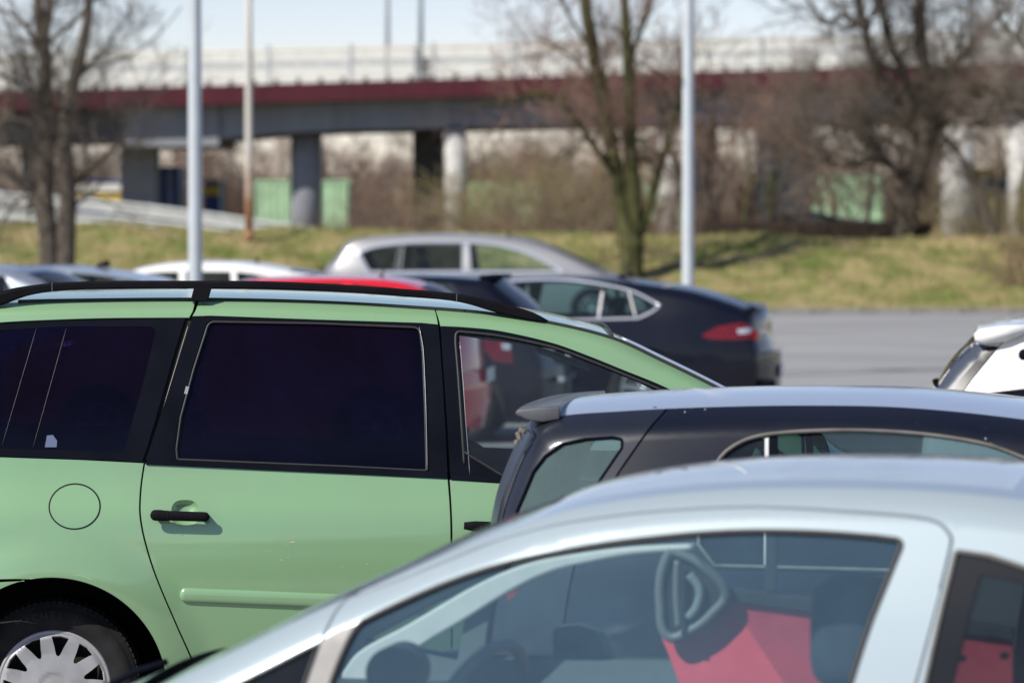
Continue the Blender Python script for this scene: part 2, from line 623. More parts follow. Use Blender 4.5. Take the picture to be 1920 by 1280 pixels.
# ------------------------------------------------------------------ car machinery
class Car:
    """A car body described in its own frame: a along the body (towards image right), z up, b across (near side is -b).
    Every side panel is an outline in (a, z) laid on the curved flank b = -hw(a, z)."""

    def __init__(s, name, label, cat, pcx, D, W, yaw, sect, spine_px, r=0.06, group=None, nose=(-2.3, 2.3, 0.16), ztop=0.0, g=0.06,
                 flip_z=0.0, zbase=0.0):
        s.W, s.yaw, s.r, s.g = W, math.radians(yaw), r, g
        c, n = math.cos(s.yaw), math.sin(s.yaw)
        x0 = xat(pcx, D)
        s.zbase = zbase
        s.loc3 = np.array([x0 - n * W, D + c * W, zbase])
        s.R = np.array([[c, -n, 0], [n, c, 0], [0, 0, 1.0]])
        s.root = empty(name, tuple(s.loc3), s.yaw, label, cat, group)
        q, _ = catmull(sorted(sect), 0.03)
        s.sz, s.sw = q[:, 0], q[:, 1]
        s.nose = nose
        s.bumps = []
        s.spine = None
        sp = np.array(spine_px, float)
        L = s.plane(sp, -(s.W - s.r))
        for _ in range(6):
            b = s.base(L) - s.r
            L = s.plane(sp, -b)
        s.ctrl = L
        s.spine, s.par = catmull(L, g * 0.7)
        t = np.gradient(s.spine, axis=0)
        t /= np.linalg.norm(t, axis=1)[:, None] + 1e-12
        s.nrm = np.stack([-t[:, 1], t[:, 0]], 1)      # spine goes tail(left) -> over the roof -> right: outward is left of travel
        # smooth the normals
        k = np.ones(5) / 5
        for j in range(2):
            s.nrm[:, j] = np.convolve(np.pad(s.nrm[:, j], 2, mode='edge'), k, mode='valid')
        s.nrm /= np.linalg.norm(s.nrm, axis=1)[:, None]

    # projection -----------------------------------------------------
    def plane(s, P, b):
        d = rays(P) @ s.R                # world -> local (R^T d)
        o = (EYE - s.loc3) @ s.R
        t = (np.asarray(b) - o[1]) / d[:, 1]
        return np.stack([o[0] + d[:, 0] * t, o[2] + d[:, 2] * t], 1)

    def base(s, P):
        w = np.interp(P[:, 1], s.sz, s.sw)
        a0, a1, k = s.nose
        w = w - k * (np.clip((P[:, 0] - (a1 - 1.0)) / 1.0, 0, 2) ** 2.4) - k * (np.clip(((a0 + 1.0) - P[:, 0]) / 1.0, 0, 2) ** 2.4)
        am = (a0 + a1) / 2
        w = w - 0.012 * ((P[:, 0] - am) / ((a1 - a0) / 2)) ** 2
        return w

    def hw(s, P):
        w = s.base(P)
        for f in s.bumps:
            w = w + f(P[:, 0], P[:, 1])
        if s.spine is not None:
            d = s.sdist(P) / s.r
            u = np.clip(1 - d, 0, 1.25)
            w = w - s.r * u ** 2.2
        return w

    def sdist(s, P):
        A, B = s.spine[:-1], s.spine[1:]
        out = np.zeros(len(P))
        ab = (B - A)[None]
        for i in range(0, len(P), 3000):
            p = P[i:i + 3000, None, :]
            t = np.clip(((p - A[None]) * ab).sum(2) / ((ab**2).sum(2) + 1e-12), 0, 1)
            v = p - (A[None] + ab * t[..., None])
            dd = np.linalg.norm(v, axis=2)
            k = dd.argmin(1)
            r = np.arange(len(k))
            sg = np.sign((v[r, k] * s.nrm[k]).sum(1))
            out[i:i + 3000] = np.where(sg > 0, -dd[r, k], dd[r, k])
        return out

    def loc(s, P, off=0.0):
        """photograph pixels -> (a, z) on the near flank"""
        P = np.asarray([p[:2] for p in P], float)
        L = s.plane(P, -s.W)
        for _ in range(5):
            L = s.plane(P, -(s.hw(L) + off))
        return L

    def on(s, px, py, b):
        L = s.plane([(px, py)], b)[0]
        return (L[0], b, L[1])

    def fn(s, off, side=-1):
        def f(V):
            return np.stack([V[:, 0], side * (s.hw(V) + off), V[:, 1]], 1)
        return f

    def surf(s, L, off=0.0, side=-1):
        L = np.asarray(L, float)
        return s.fn(off, side)(L)

    # builders -------------------------------------------------------
    def spine_seg(s, k0, k1):
        m = (s.par >= k0 - 1e-6) & (s.par <= k1 + 1e-6)
        return s.spine[m]

    def panel(s, name, outer, m, holes=(), off=0.0, lip=0.01, g=None, both=True, parent=None, label=None, far_name=None):
        g = g or s.g
        extra = None
        o = np.asarray([p[:2] for p in outer], float)
        if s.spine is not None:
            ex = []
            for d in (0.12, 0.35, 0.7, 1.05):
                q = s.spine - s.nrm * s.r * d
                ex.append(q)
            ex = np.concatenate(ex)
            extra = ex
        V, T = triangulate(o, [np.asarray(h, float) for h in holes], g, extra)
        res = []
        for side in ((-1, 1) if both else (-1,)):
            ob = build_sheet(name, V, T, s.fn(off, side), m, parent if (parent is not None and side < 0) else s.root, flip=(side > 0), lip=lip)
            if label and side < 0: ob['label'] = label
            res.append(ob)
        return res

    def strip(s, name, k0, k1, m, crown=0.03, t0=-1.0, t1=1.0, off=0.0, n=18, bulge=None, parent=None, pw=2.0, lift=0.0):
        mask = (s.par > k0 + 1e-3) & (s.par < k1 - 1e-3)
        q = lambda A, k: np.array([[np.interp(k, s.par, A[:, 0]), np.interp(k, s.par, A[:, 1])]])
        S = np.concatenate([q(s.spine, k0), s.spine[mask], q(s.spine, k1)])
        N = np.concatenate([q(s.nrm, k0), s.nrm[mask], q(s.nrm, k1)])
        N /= np.linalg.norm(N, axis=1)[:, None]
        w = s.hw(S)
        ts = np.linspace(t0, t1, n + 1)
        V = []
        K = len(S)
        for i in range(K):
            # crown grows to `bulge` where the surface faces fore or aft
            face = abs(N[i, 0])
            cw = crown + ((bulge if bulge is not None else crown) - crown) * face ** 2
            for t in ts:
                h = cw * (1 - abs(t) ** pw) + off
                V.append((S[i, 0] + N[i, 0] * h, t * w[i], S[i, 1] + N[i, 1] * h + lift))
        Fc = []
        for i in range(K - 1):
            for j in range(n):
                a = i * (n + 1) + j
                Fc.append((a, a + n + 1, a + n + 2, a + 1))
        # spine runs left->right over the top; t from near(-b) to far(+b)
        return mesh_obj(name, V, Fc, m, parent or s.root, smooth=True)

    def edge_tube(s, name, k0, k1, rad, m, off=0.0, inset=0.0, both=True, n=8):
        mask = (s.par >= k0 - 1e-6) & (s.par <= k1 + 1e-6)
        S, N = s.spine[mask], s.nrm[mask]
        for side in ((-1, 1) if both else (-1,)):
            q = S + N * off
            w = s.hw(S) - inset
            tube(name, np.stack([q[:, 0], side * w, q[:, 1]], 1), rad, m, s.root, n=n)

    def line(s, name, L, rad, m, off=0.0, both=True, closed=False, parent=None, n=6):
        for side in ((-1, 1) if both else (-1,)):
            tube(name, s.surf(L, off, side), rad, m, parent or s.root, n=n, closed=closed)

    def wheel(s, a, zc, R, m_rim, style='spoke', nspoke=7, width=0.2, inset=0.03, rimr=None):
        for side in (-1, 1):
            w = s.base(np.array([[a, zc]]))[0] - inset
            c = (a, side * w, zc)
            rr = rimr or R * 0.66
            tp = [(rr, -0.01), (rr + 0.012, 0.004), (rr + 0.03, 0.012), ((R + rr) / 2, 0.018), (R - 0.03, 0.006), (R - 0.008, -0.015), (R, -0.04),
                  (R, -width + 0.03), (R - 0.02, -width), (rr, -width)]
            t = lathe('tyre', tp, M_tyre, s.root, n=40, centre=c, sgn=side)
            lathe('rim', [(rr + 0.002, -0.005), (rr - 0.012, 0.0), (rr - 0.02, -0.03), (rr * 0.8, -0.05), (0.001, -0.06)], M_gap, t, n=32, centre=c, sgn=side)
            bm = bmesh.new()
            for k in range(nspoke):
                an = 2 * math.pi * k / nspoke + 0.3
                M = Matrix.Rotation(-an, 4, 'Y')
                p = M @ Vector((rr * 0.52, 0, 0)) + Vector((c[0], c[1] + side * 0.004, c[2]))
                add_box(bm, p, (rr * 0.96, 0.016, rr * 0.2), M, 0.004, 1)
            ob = bm_obj('spoke', bm, m_rim, t)
            ob['kind'] = 'stuff'
            lathe('rim_lip', [(rr + 0.004, 0.006), (rr - 0.008, 0.012), (rr - 0.02, 0.0)], m_rim, t, n=40, centre=c, sgn=side)
            lathe('hub_cap', [(0.001, 0.016), (0.03, 0.014), (0.036, 0.0)], m_rim, t, n=20, centre=c, sgn=side)

    def arch_liner(s, a, zc, R, depth=0.42):
        for side in (-1, 1):
            w = s.base(np.array([[a, zc]]))[0] - 0.012
            V, Fc = [], []
            n = 18
            for i in range(n + 1):
                t = math.pi * (-0.15 + 1.3 * i / n)
                for (k, d) in ((0, 0.0), (1, depth)):
                    V.append((a + (R + 0.004) * math.cos(t), side * (w - d), zc + (R + 0.004) * math.sin(t)))
            for i in range(n):
                Fc.append((2 * i, 2 * i + 1, 2 * i + 3, 2 * i + 2))
            cpt = len(V)
            V.append((a, side * (w - depth), zc))
            for i in range(n):
                Fc.append((cpt, 2 * i + 1, 2 * i + 3))
            mesh_obj('wheel_arch_liner', V, Fc, M_gap, s.root)

    def arc(s, a, zc, R, a0, a1, n=24):
        return [(a + R * math.cos(math.radians(a0 + (a1 - a0) * i / n)), zc + R * math.sin(math.radians(a0 + (a1 - a0) * i / n))) for i in range(n + 1)]

    def seats(s, a_list, zseat, zhead, wy=0.38, m=None, face=-1, heads=True):
        """simple shaped seats; face=-1: occupants face image left"""
        m = m or M_dark_in
        for a in a_list:
            for y in (-wy, wy):
                se = box('seat', (a, y, zseat), (0.5, 0.48, 0.16), m, s.root, 0.05, seg=3)
                rot = Matrix.Rotation(-face * math.radians(14), 4, 'Y')
                box('backrest', (a - face * 0.28, y, (zseat + zhead) / 2 - 0.06), (0.13, 0.46, zhead - zseat - 0.14), m, se, 0.05, rot, seg=3)
                if heads:
                    box('headrest', (a - face * 0.36, y, zhead), (0.10, 0.26, 0.19), m, se, 0.045, rot, seg=4)

    def floor_pan(s, a0, a1, z=0.22, zw=0.55, w=None):
        w = w or s.W - 0.12
        box('floor_pan', ((a0 + a1) / 2, 0, z), (a1 - a0, w * 2, 0.06), M_gap, s.root)

    def lining(s, outer, holes, m=None, off=-0.045):
        return s.panel('inner_trim', outer, m or M_dark_in, holes, off=off, lip=0, g=max(s.g, 0.08))


def L2(*a):
    out = []
    for x in a:
        out += [tuple(p[:2]) for p in x]
    return out


def smoothstep(x, a, b):
    t = np.clip((x - a) / (b - a), 0, 1)
    return t * t * (3 - 2 * t)


# ================================================================== the setting
def noise_mat(name, cols, scale, rough=0.9, detail=8, bump=0.0, bscale=40.0, bdist=0.02, stretch=(1, 1, 1), spec=0.3, rgh=0.6):
    m, nt, p = mat(name)
    L = nt.links
    tc = nt.nodes.new('ShaderNodeTexCoord')
    mp = nt.nodes.new('ShaderNodeMapping')
    mp.inputs['Scale'].default_value = stretch
    L.new(tc.outputs['Object'], mp.inputs[0])
    n = nt.nodes.new('ShaderNodeTexNoise')
    n.inputs['Scale'].default_value = scale
    n.inputs['Detail'].default_value = detail
    n.inputs['Roughness'].default_value = rgh
    L.new(mp.outputs[0], n.inputs['Vector'])
    cr_ = nt.nodes.new('ShaderNodeValToRGB')
    e = cr_.color_ramp.elements
    while len(e) < len(cols): e.new(0.5)
    for i, (pos, c) in enumerate(cols):
        e[i].position = pos
        e[i].color = (*c, 1)
    L.new(n.outputs['Fac'], cr_.inputs[0])
    L.new(cr_.outputs[0], p.inputs['Base Color'])
    p.inputs['Roughness'].default_value = rough
    p.inputs['Specular IOR Level'].default_value = spec
    if bump:
        n2 = nt.nodes.new('ShaderNodeTexNoise')
        n2.inputs['Scale'].default_value = bscale
        n2.inputs['Detail'].default_value = 4
        L.new(mp.outputs[0], n2.inputs['Vector'])
        b = nt.nodes.new('ShaderNodeBump')
        b.inputs['Strength'].default_value = bump
        b.inputs['Distance'].default_value = bdist
        L.new(n2.outputs['Fac'], b.inputs['Height'])
        L.new(b.outputs[0], p.inputs['Normal'])
    return m


M_asph = noise_mat('worn_asphalt', [(0.32, (0.21, 0.21, 0.212)), (0.5, (0.28, 0.28, 0.28)), (0.7, (0.34, 0.338, 0.33))], 0.35, rough=0.85, bump=0.5, bscale=90, bdist=0.004, stretch=(0.4, 1, 1))
M_soil = noise_mat('rough_ground', [(0.3, (0.10, 0.085, 0.06)), (0.6, (0.14, 0.13, 0.08)), (0.8, (0.19, 0.16, 0.11))], 0.3)
M_bank = noise_mat('grass_bank_soil', [(0.29, (0.07, 0.12, 0.018)), (0.42, (0.16, 0.175, 0.048)), (0.54, (0.28, 0.235, 0.105)), (0.74, (0.38, 0.30, 0.17))], 0.85, bump=0.8, bscale=8, bdist=0.05, rgh=0.72)
M_kerb = simple('kerb_concrete', (0.20, 0.19, 0.17), 0.9, noise=0.25, nscale=3)
M_conc = noise_mat('bridge_concrete', [(0.3, (0.20, 0.21, 0.23)), (0.55, (0.27, 0.28, 0.30)), (0.75, (0.33, 0.335, 0.35))], 1.3, stretch=(1, 1, 0.15))
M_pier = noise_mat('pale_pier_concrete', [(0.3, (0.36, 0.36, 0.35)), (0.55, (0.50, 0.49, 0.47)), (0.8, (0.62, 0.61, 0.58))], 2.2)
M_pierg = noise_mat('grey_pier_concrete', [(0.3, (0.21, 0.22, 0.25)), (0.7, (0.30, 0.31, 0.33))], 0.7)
M_fascia = noise_mat('dark_red_fascia', [(0.3, (0.050, 0.008, 0.014)), (0.7, (0.090, 0.013, 0.022))], 1.6, rough=0.7, stretch=(1, 1, .12))
M_white_m = simple('white_painted_metal', (0.64, 0.63, 0.57), 0.5, noise=0.08, nscale=3)
M_wpanel = simple('cream_white_barrier_panel', (0.70, 0.69, 0.62), 0.55, noise=0.05, nscale=1)
M_gpanel = simple('grey_barrier_strip', (0.42, 0.43, 0.42), 0.6)
M_galv = simple('galvanised_steel', (0.46, 0.48, 0.49), 0.45, metal=0.35, noise=0.12, nscale=5)
M_polep = simple('grey_painted_pole', (0.50, 0.54, 0.56), 0.45, metal=0.1, noise=0.06, nscale=4)
M_rail2 = simple('weathered_guardrail_steel', (0.42, 0.43, 0.42), 0.55, metal=0.2, noise=0.12, nscale=2)
M_barkd = noise_mat('grey_brown_bark', [(0.35, (0.045, 0.036, 0.028)), (0.5, (0.08, 0.067, 0.052)), (0.7, (0.15, 0.125, 0.10))], 9, rough=0.95, bump=0.8, bscale=25, stretch=(1, 1, .35))
M_barkm = noise_mat('mossy_bark', [(0.35, (0.025, 0.024, 0.012)), (0.52, (0.062, 0.062, 0.022)), (0.72, (0.12, 0.115, 0.05))], 8, rough=0.95, bump=0.8, bscale=25, stretch=(1, 1, .3))
M_twig = simple('brown_twigs', (0.165, 0.12, 0.088), 0.9, noise=0.35, nscale=.8)
M_twigg = simple('grey_twigs', (0.165, 0.135, 0.108), 0.9, noise=0.3, nscale=.8)
M_twigr = simple('reddish_twigs', (0.20, 0.12, 0.088), 0.9, noise=0.35, nscale=.8)
M_twigd = simple('dark_brown_twigs', (0.10, 0.08, 0.06), 0.9, noise=0.3, nscale=.8)
M_twigo = simple('olive_brown_twigs', (0.24, 0.195, 0.085), 0.9, noise=0.4, nscale=.6)


M_girdd = simple('dark_girder_steel', (0.07, 0.075, 0.09), .7, noise=.15)
M_galvd = simple('dull_dark_steel', (0.10, 0.10, 0.10), .6, noise=.2)
M_galvd2 = simple('blue_grey_pole_paint', (0.34, 0.40, 0.42), .5, noise=.05)
M_cab = simple('dark_teal_cabinet', (0.03, 0.06, 0.08), .5)


def structure(name, V, Fc, m, smooth=False):
    o = mesh_obj(name, V, Fc, m, None, smooth)
    o['kind'] = 'structure'
    return o


def topz(x):
    return 1.50 + np.interp(x, [-30, -11, -3.5, 0, 11, 30], [0.45, 0.22, 0.06, 0.0, -0.12, -0.15])


def bank_z(x, y):
    t = np.clip((y - 77.2) / 6.9, 0, 1)
    up = 0.10 + (topz(x) - 0.10) * (t * t * (3 - 2 * t) * 0.35 + 0.65 * t)
    dn = smoothstep(y, 89.0, 98.0)
    wob = 0.05 * np.sin(x * 1.3 + 1.7 * np.sin(y * .6)) + 0.035 * np.sin(x * 3.1 + y * 1.9) + 0.02 * np.sin(x * 7.7 - y * 4.3)
    return up + wob * np.clip(t * 3, 0, 1) * (1 - dn) - dn * (up - 0.62)


# asphalt lot
structure('car_park_asphalt', [(-400, -150, 0), (400, -150, 0), (400, 77.0, 0), (-400, 77.0, 0)], [(0, 1, 2, 3)], M_asph)
structure('ground', [(-3000, 97.5, 0.6), (3000, 97.5, 0.6), (3000, 3500, 0.6), (-3000, 3500, 0.6)], [(0, 1, 2, 3)], M_soil)
structure('ground_apron', [(-3000, -400, -0.05), (3000, -400, -0.05), (3000, 97.6, -0.05), (-3000, 97.6, -0.05)], [(0, 1, 2, 3)], M_soil)
xs = np.concatenate([np.linspace(-400, -34, 20), np.arange(-32, 32.01, 0.2), np.linspace(34, 400, 20)])
ys = np.concatenate([np.arange(77.2, 86, 0.2), np.arange(86, 99, 1.0)])
XX, YY = np.meshgrid(xs, ys)
ZZ = bank_z(XX, YY)
V = np.stack([XX.ravel(), YY.ravel(), ZZ.ravel()], 1).tolist()
nx = len(xs)
Fc = [(j * nx + i, j * nx + i + 1, (j + 1) * nx + i + 1, (j + 1) * nx + i) for j in range(len(ys) - 1) for i in range(nx - 1)]
structure('grass_bank', V, Fc, M_bank, True)
# kerb stones in view: each a stone; the rest of the line as one mass
kb = structure('kerb', [(-400, 77.0, 0), (-14, 77.0, 0), (-14, 77.0, .1), (-400, 77.0, .1), (-400, 77.25, .1), (-14, 77.25, .1),
                        (14, 77.0, 0), (400, 77.0, 0), (400, 77.0, .1), (14, 77.0, .1), (400, 77.25, .1), (14, 77.25, .1)],
               [(0, 1, 2, 3), (3, 2, 5, 4), (6, 7, 8, 9), (9, 8, 10, 11)], M_kerb)
st = box('kerb_stone', (0, 0, 0), (0.985, 0.25, 0.16), M_kerb, kb, 0.012)
rs = random.Random(8)
for i in range(28):
    o = st if i == 0 else st.copy()
    if i: COL.objects.link(o)
    o.location = (-13.5 + i, 77.125 + rs.uniform(-.01, .01), 0.03 + rs.uniform(-.008, .008))
    o.rotation_euler = (0, rs.uniform(-.006, .006), rs.uniform(-.01, .01))

# grass: tufts of blades on the bank
rg = np.random.default_rng(4)
NT = 34000
gx = rg.uniform(-13.5, 13.5, NT)
gy = 77.25 + 8.2 * rg.random(NT) ** 0.9
gz = bank_z(gx, gy)
patch = np.sin(gx * 0.9 + 2 * np.sin(gy * .8)) + np.sin(gx * 2.3 - gy * 1.4) * .6 + rg.normal(0, .5, NT)
hgt = (0.05 + 0.07 * rg.random(NT)) * (1 + 0.25 * patch).clip(0.4, 2)
an = rg.uniform(0, 2 * math.pi, NT)
ln = rg.normal(0, 0.03, (NT, 2))
w_ = 0.010 + 0.012 * rg.random(NT)
A = np.stack([gx - w_ * np.cos(an), gy - w_ * np.sin(an), gz - .01], 1)
B = np.stack([gx + w_ * np.cos(an), gy + w_ * np.sin(an), gz - .01], 1)
C_ = np.stack([gx + ln[:, 0], gy + ln[:, 1], gz + hgt], 1)
Vg = np.stack([A, B, C_], 1).reshape(-1, 3)
me = bpy.data.meshes.new('grass')
me.vertices.add(len(Vg)); me.vertices.foreach_set('co', Vg.ravel())
me.loops.add(len(Vg)); me.loops.foreach_set('vertex_index', np.arange(len(Vg)))
me.polygons.add(NT); me.polygons.foreach_set('loop_start', np.arange(0, 3 * NT, 3)); me.polygons.foreach_set('loop_total', np.full(NT, 3))
me.update(calc_edges=True)
M_grass = noise_mat('grass_blades', [(0.29, (0.08, 0.15, 0.02)), (0.42, (0.18, 0.21, 0.055)), (0.54, (0.32, 0.27, 0.12)), (0.74, (0.46, 0.37, 0.22))], 0.85, rough=0.8, rgh=0.72)
go = link_mesh('grass', me, M_grass)
tag(go, 'short green and straw coloured grass covering the bank', 'grass', kind='stuff')


# ------------------------------------------------------------------ trees and shrubs
def seg_mesh(name, segs, m, parent, nside):
    """segs: array rows p0(3) p1(3) r0 r1"""
    if len(segs) == 0:
        return None
    A = np.asarray(segs, float)
    p0, p1, r0, r1 = A[:, 0:3], A[:, 3:6], A[:, 6], A[:, 7]
    d = p1 - p0
    d /= np.linalg.norm(d, axis=1)[:, None] + 1e-9
    ref = np.where(np.abs(d[:, 2:3]) > 0.9, np.array([[1.0, 0, 0]]), np.array([[0, 0, 1.0]]))
    u = np.cross(d, ref); u /= np.linalg.norm(u, axis=1)[:, None] + 1e-9
    w = np.cross(d, u)
    n = len(A)
    Vv = np.zeros((n, 2 * nside, 3))
    for k in range(nside):
        a = 2 * math.pi * k / nside
        o = math.cos(a) * u + math.sin(a) * w
        Vv[:, k] = p0 + o * r0[:, None]
        Vv[:, nside + k] = p1 + o * r1[:, None]
    F = np.zeros((n, nside, 4), int)
    base = (np.arange(n) * 2 * nside)[:, None]
    for k in range(nside):
        k2 = (k + 1) % nside
        F[:, k] = base + np.array([[k, k2, nside + k2, nside + k]])
    me = bpy.data.meshes.new(name)
    Vv = Vv.reshape(-1, 3); F = F.reshape(-1)
    nf = n * nside
    me.vertices.add(len(Vv)); me.vertices.foreach_set('co', Vv.ravel())
    me.loops.add(nf * 4); me.loops.foreach_set('vertex_index', F)
    me.polygons.add(nf); me.polygons.foreach_set('loop_start', np.arange(0, nf * 4, 4)); me.polygons.foreach_set('loop_total', np.full(nf, 4))
    me.polygons.foreach_set('use_smooth', [nside > 3] * nf)
    me.update(calc_edges=True)
    return link_mesh(name, me, m, parent)


def grow(segs, p, d, L, r, depth, R, spread=0.6, gnarl=0.15, up=0.08, kids=(2, 4), shrink=0.66, minr=0.004):
    n = 4 if depth > 1 else 3
    q = np.array(p, float); v = np.array(d, float)
    rr = r
    pts = []
    for i in range(n):
        v = v + R.normal(0, gnarl, 3) + np.array([0, 0, up])
        v /= np.linalg.norm(v)
        q2 = q + v * L / n
        r2 = max(minr * .6, rr * (0.87 if depth > 0 else 0.75))
        segs.append((*q, *q2, rr, r2))
        q, rr = q2, r2
        pts.append((q.copy(), v.copy(), rr))
    if depth <= 0:
        return
    k = R.integers(kids[0], kids[1] + 1)
    for j in range(k + 1):
        i = n - 1 if j == 0 else R.integers(0, n)
        c, cv, cr0 = pts[i]
        nv = cv + R.normal(0, spread if j else spread * .4, 3)
        nv /= np.linalg.norm(nv)
        grow(segs, c, nv, L * shrink * R.uniform(.7, 1.15), max(minr, cr0 * (0.62 if j else .8)), depth - 1, R, spread, gnarl, up, kids, shrink, minr)


def split_tree(segs, root, mt, mc, thr, tn='trunk', cn='crown'):
    S = np.array(segs)
    big = S[:, 6] >= thr
    a = seg_mesh(tn, S[big], mt, root, 7)
    b = seg_mesh(cn, S[~big], mc, root, 3)
    return a, b


def hero_tree(name, label, D, s, limbs, seed, mt, mc, cat='tree', twigs=5, tl=1.1, tdepth=3, group=None, gz=None, minr=0.004, spread=.6, dens=0.75):
    """limbs: list of (pixel path [(x,y)], width0 px, width1 px, depth wobble, sprouts)"""
    R = np.random.default_rng(seed)
    bx = limbs[0][0][0][0]
    X0 = xat(bx, D)
    root = empty(name, (X0, D, gz if gz is not None else float(bank_z(np.array(X0), np.array(D)))), 0, label, cat, group)
    org = np.array(root.location)
    segs = []
    for (path, w0, w1, dz, spr) in limbs:
        P = [np.array(at(x, y, D)) for x, y in path]
        n = len(P)
        for i in range(n):
            P[i][1] += dz * (i / max(1, n - 1)) ** 1.2
        q, _ = catmull(P, 0.25)
        K = len(q)
        wob = np.cumsum(R.normal(0, 0.008, (K, 3)), 0)
        q = q + wob * np.linspace(0, 1, K)[:, None] - org
        rad = np.linspace(w0, w1, K) / 2 / s * (1 + R.normal(0, .04, K))
        if path is limbs[0][0]:
            q[0][2] -= 0.25
            rad[0] *= 1.3
        for i in range(K - 1):
            segs.append((*q[i], *q[i + 1], rad[i], rad[i + 1]))
        for j in range(int(math.ceil(spr * dens))):
            i = R.integers(int(K * .18), K)
            t = q[min(i, K - 1)] - q[max(i - 2, 0)]
            t /= np.linalg.norm(t) + 1e-9
            nv = t * .5 + R.normal(0, .75, 3) + np.array([0, 0, .15])
            nv /= np.linalg.norm(nv)
            grow(segs, q[i], nv, tl * R.uniform(.5, 1.2), min(rad[i] * .5, 0.03), tdepth, R, spread=spread, minr=minr)
    split_tree(segs, root, mt, mc, 0.022)
    return root


def proto_tree(seed, h, r, depth, spread, kids, up=.05, stems=1, lean=.15, shrink=.68, minr=.005, gnarl=.14, dome=0.0):
    R = np.random.default_rng(seed)
    segs = []
    for k in range(stems):
        a = R.uniform(0, 2 * math.pi)
        d = np.array([math.cos(a) * lean * (stems > 1) + R.normal(0, .05), math.sin(a) * lean * (stems > 1) + R.normal(0, .05), 1.0])
        d /= np.linalg.norm(d)
        o = np.array([math.cos(a) * .15 * (stems > 1), math.sin(a) * .15 * (stems > 1), -0.15])
        grow(segs, o, d, h * R.uniform(.32, .42), r, depth, R, spread, gnarl, up, kids, shrink, minr)
    return segs


# left tree, two stems on the bank
hero_tree('bare_tree', 'bare two-stemmed tree on the grass bank at the far left', 75.5, 95.4, [
    ([(92, 505), (90, 440), (82, 380), (86, 300), (82, 200), (84, 110), (74, 50), (62, -50)], 42, 18, 0.4, 30),
    ([(122, 500), (126, 420), (130, 360), (124, 280), (128, 205), (150, 120), (168, 40), (176, -60)], 40, 15, -0.3, 30),
    ([(84, 120), (60, 70), (30, 30), (-10, 10)], 13, 5, .5, 12),
    ([(86, 90), (110, 62), (140, 40), (172, -5)], 10, 6, .4, 8),
    ([(82, 75), (92, 30), (88, -30)], 16, 10, .3, 6),
    ([(80, 205), (50, 165), (20, 148), (-20, 130)], 14, 6, -.5, 14),
    ([(86, 260), (60, 232), (20, 222), (-20, 235)], 12, 5, .6, 14),
    ([(128, 215), (170, 222), (215, 212), (262, 190)], 9, 4, .4, 12),
    ([(144, 340), (180, 310), (215, 278), (252, 244)], 11, 6, -.4, 8),
    ([(135, 160), (180, 110), (222, 60), (250, 30)], 8, 3, -.3, 10),
    ([(150, 130), (230, 110), (290, 70), (340, 10)], 6, 2.5, .5, 6),
    ([(78, 390), (50, 350), (20, 330), (-20, 300)], 15, 7, .6, 14),
    ([(75, 400), (40, 370), (10, 400), (-10, 430)], 10, 4, .6, 10),
    ([(126, 400), (150, 378), (185, 350), (200, 330)], 8, 3, .4, 8)], 11, M_barkd, M_twigd, twigs=5, tl=0.9, minr=.0035)
# middle tree, mossy, three stems
hero_tree('bare_tree', 'tall mossy three-stemmed bare tree on the bank behind the black saloon', 80.0, 90, [
    ([(1186, 560), (1184, 500), (1184, 455), (1180, 420)], 48, 46, 0, 0),
    ([(1174, 430), (1160, 350), (1142, 240), (1124, 140), (1108, 40), (1098, -60)], 30, 22, 0.5, 16),
    ([(1192, 430), (1186, 340), (1180, 240), (1180, 150), (1172, 60), (1160, -60)], 32, 16, -0.4, 16),
    ([(1202, 440), (1222, 370), (1240, 310), (1262, 235), (1285, 170), (1292, 90)], 20, 8, .5, 16),
    ([(1150, 320), (1112, 272), (1078, 222), (1035, 178), (985, 176), (930, 196), (905, 192)], 14, 6, -.6, 18),
    ([(1135, 215), (1095, 130), (1060, 100), (1010, 72)], 9, 4, .6, 18),
    ([(1182, 150), (1190, 90), (1215, 30), (1228, -30)], 11, 6, .4, 14),
    ([(1120, 110), (1085, 60), (1055, 10), (1040, -40)], 8, 4, -.5, 16),
    ([(1232, 330), (1205, 280), (1200, 230)], 7, 3, -.4, 8),
    ([(1205, 300), (1160, 262), (1110, 250), (1040, 300), (980, 330)], 6, 3, -.4, 10)], 23, M_barkm, M_twigr, tl=1.0, minr=.0035)
# gnarled tree on the right
hero_tree('gnarled_tree', 'thick gnarled bare tree with dense twig clumps right of the tallest lamp post', 86.5, 83.2, [
    ([(1700, 475), (1697, 420), (1708, 350), (1732, 280), (1738, 210)], 42, 46, 0, 30),
    ([(1738, 225), (1735, 140), (1728, 60), (1730, -60)], 32, 20, .5, 26),
    ([(1728, 270), (1690, 215), (1640, 130), (1618, 50), (1600, -50)], 22, 12, -.5, 34),
    ([(1730, 235), (1700, 150), (1665, 60), (1648, -40)], 20, 12, .4, 26),
    ([(1745, 200), (1790, 130), (1840, 60), (1900, 10)], 16, 7, .6, 34),
    ([(1625, 60), (1580, 30), (1555, 42), (1530, 20), (1508, -10)], 10, 6, .3, 16),
    ([(1700, 345), (1660, 300), (1620, 262), (1560, 240)], 16, 6, -.7, 34),
    ([(1700, 330), (1640, 300), (1600, 310), (1500, 285)], 12, 5, .7, 26),
    ([(1742, 240), (1800, 215), (1850, 160)], 14, 6, -.6, 26)], 37, M_barkd, M_twigd, dens=.85, tl=1.15, minr=.0045, spread=.75)
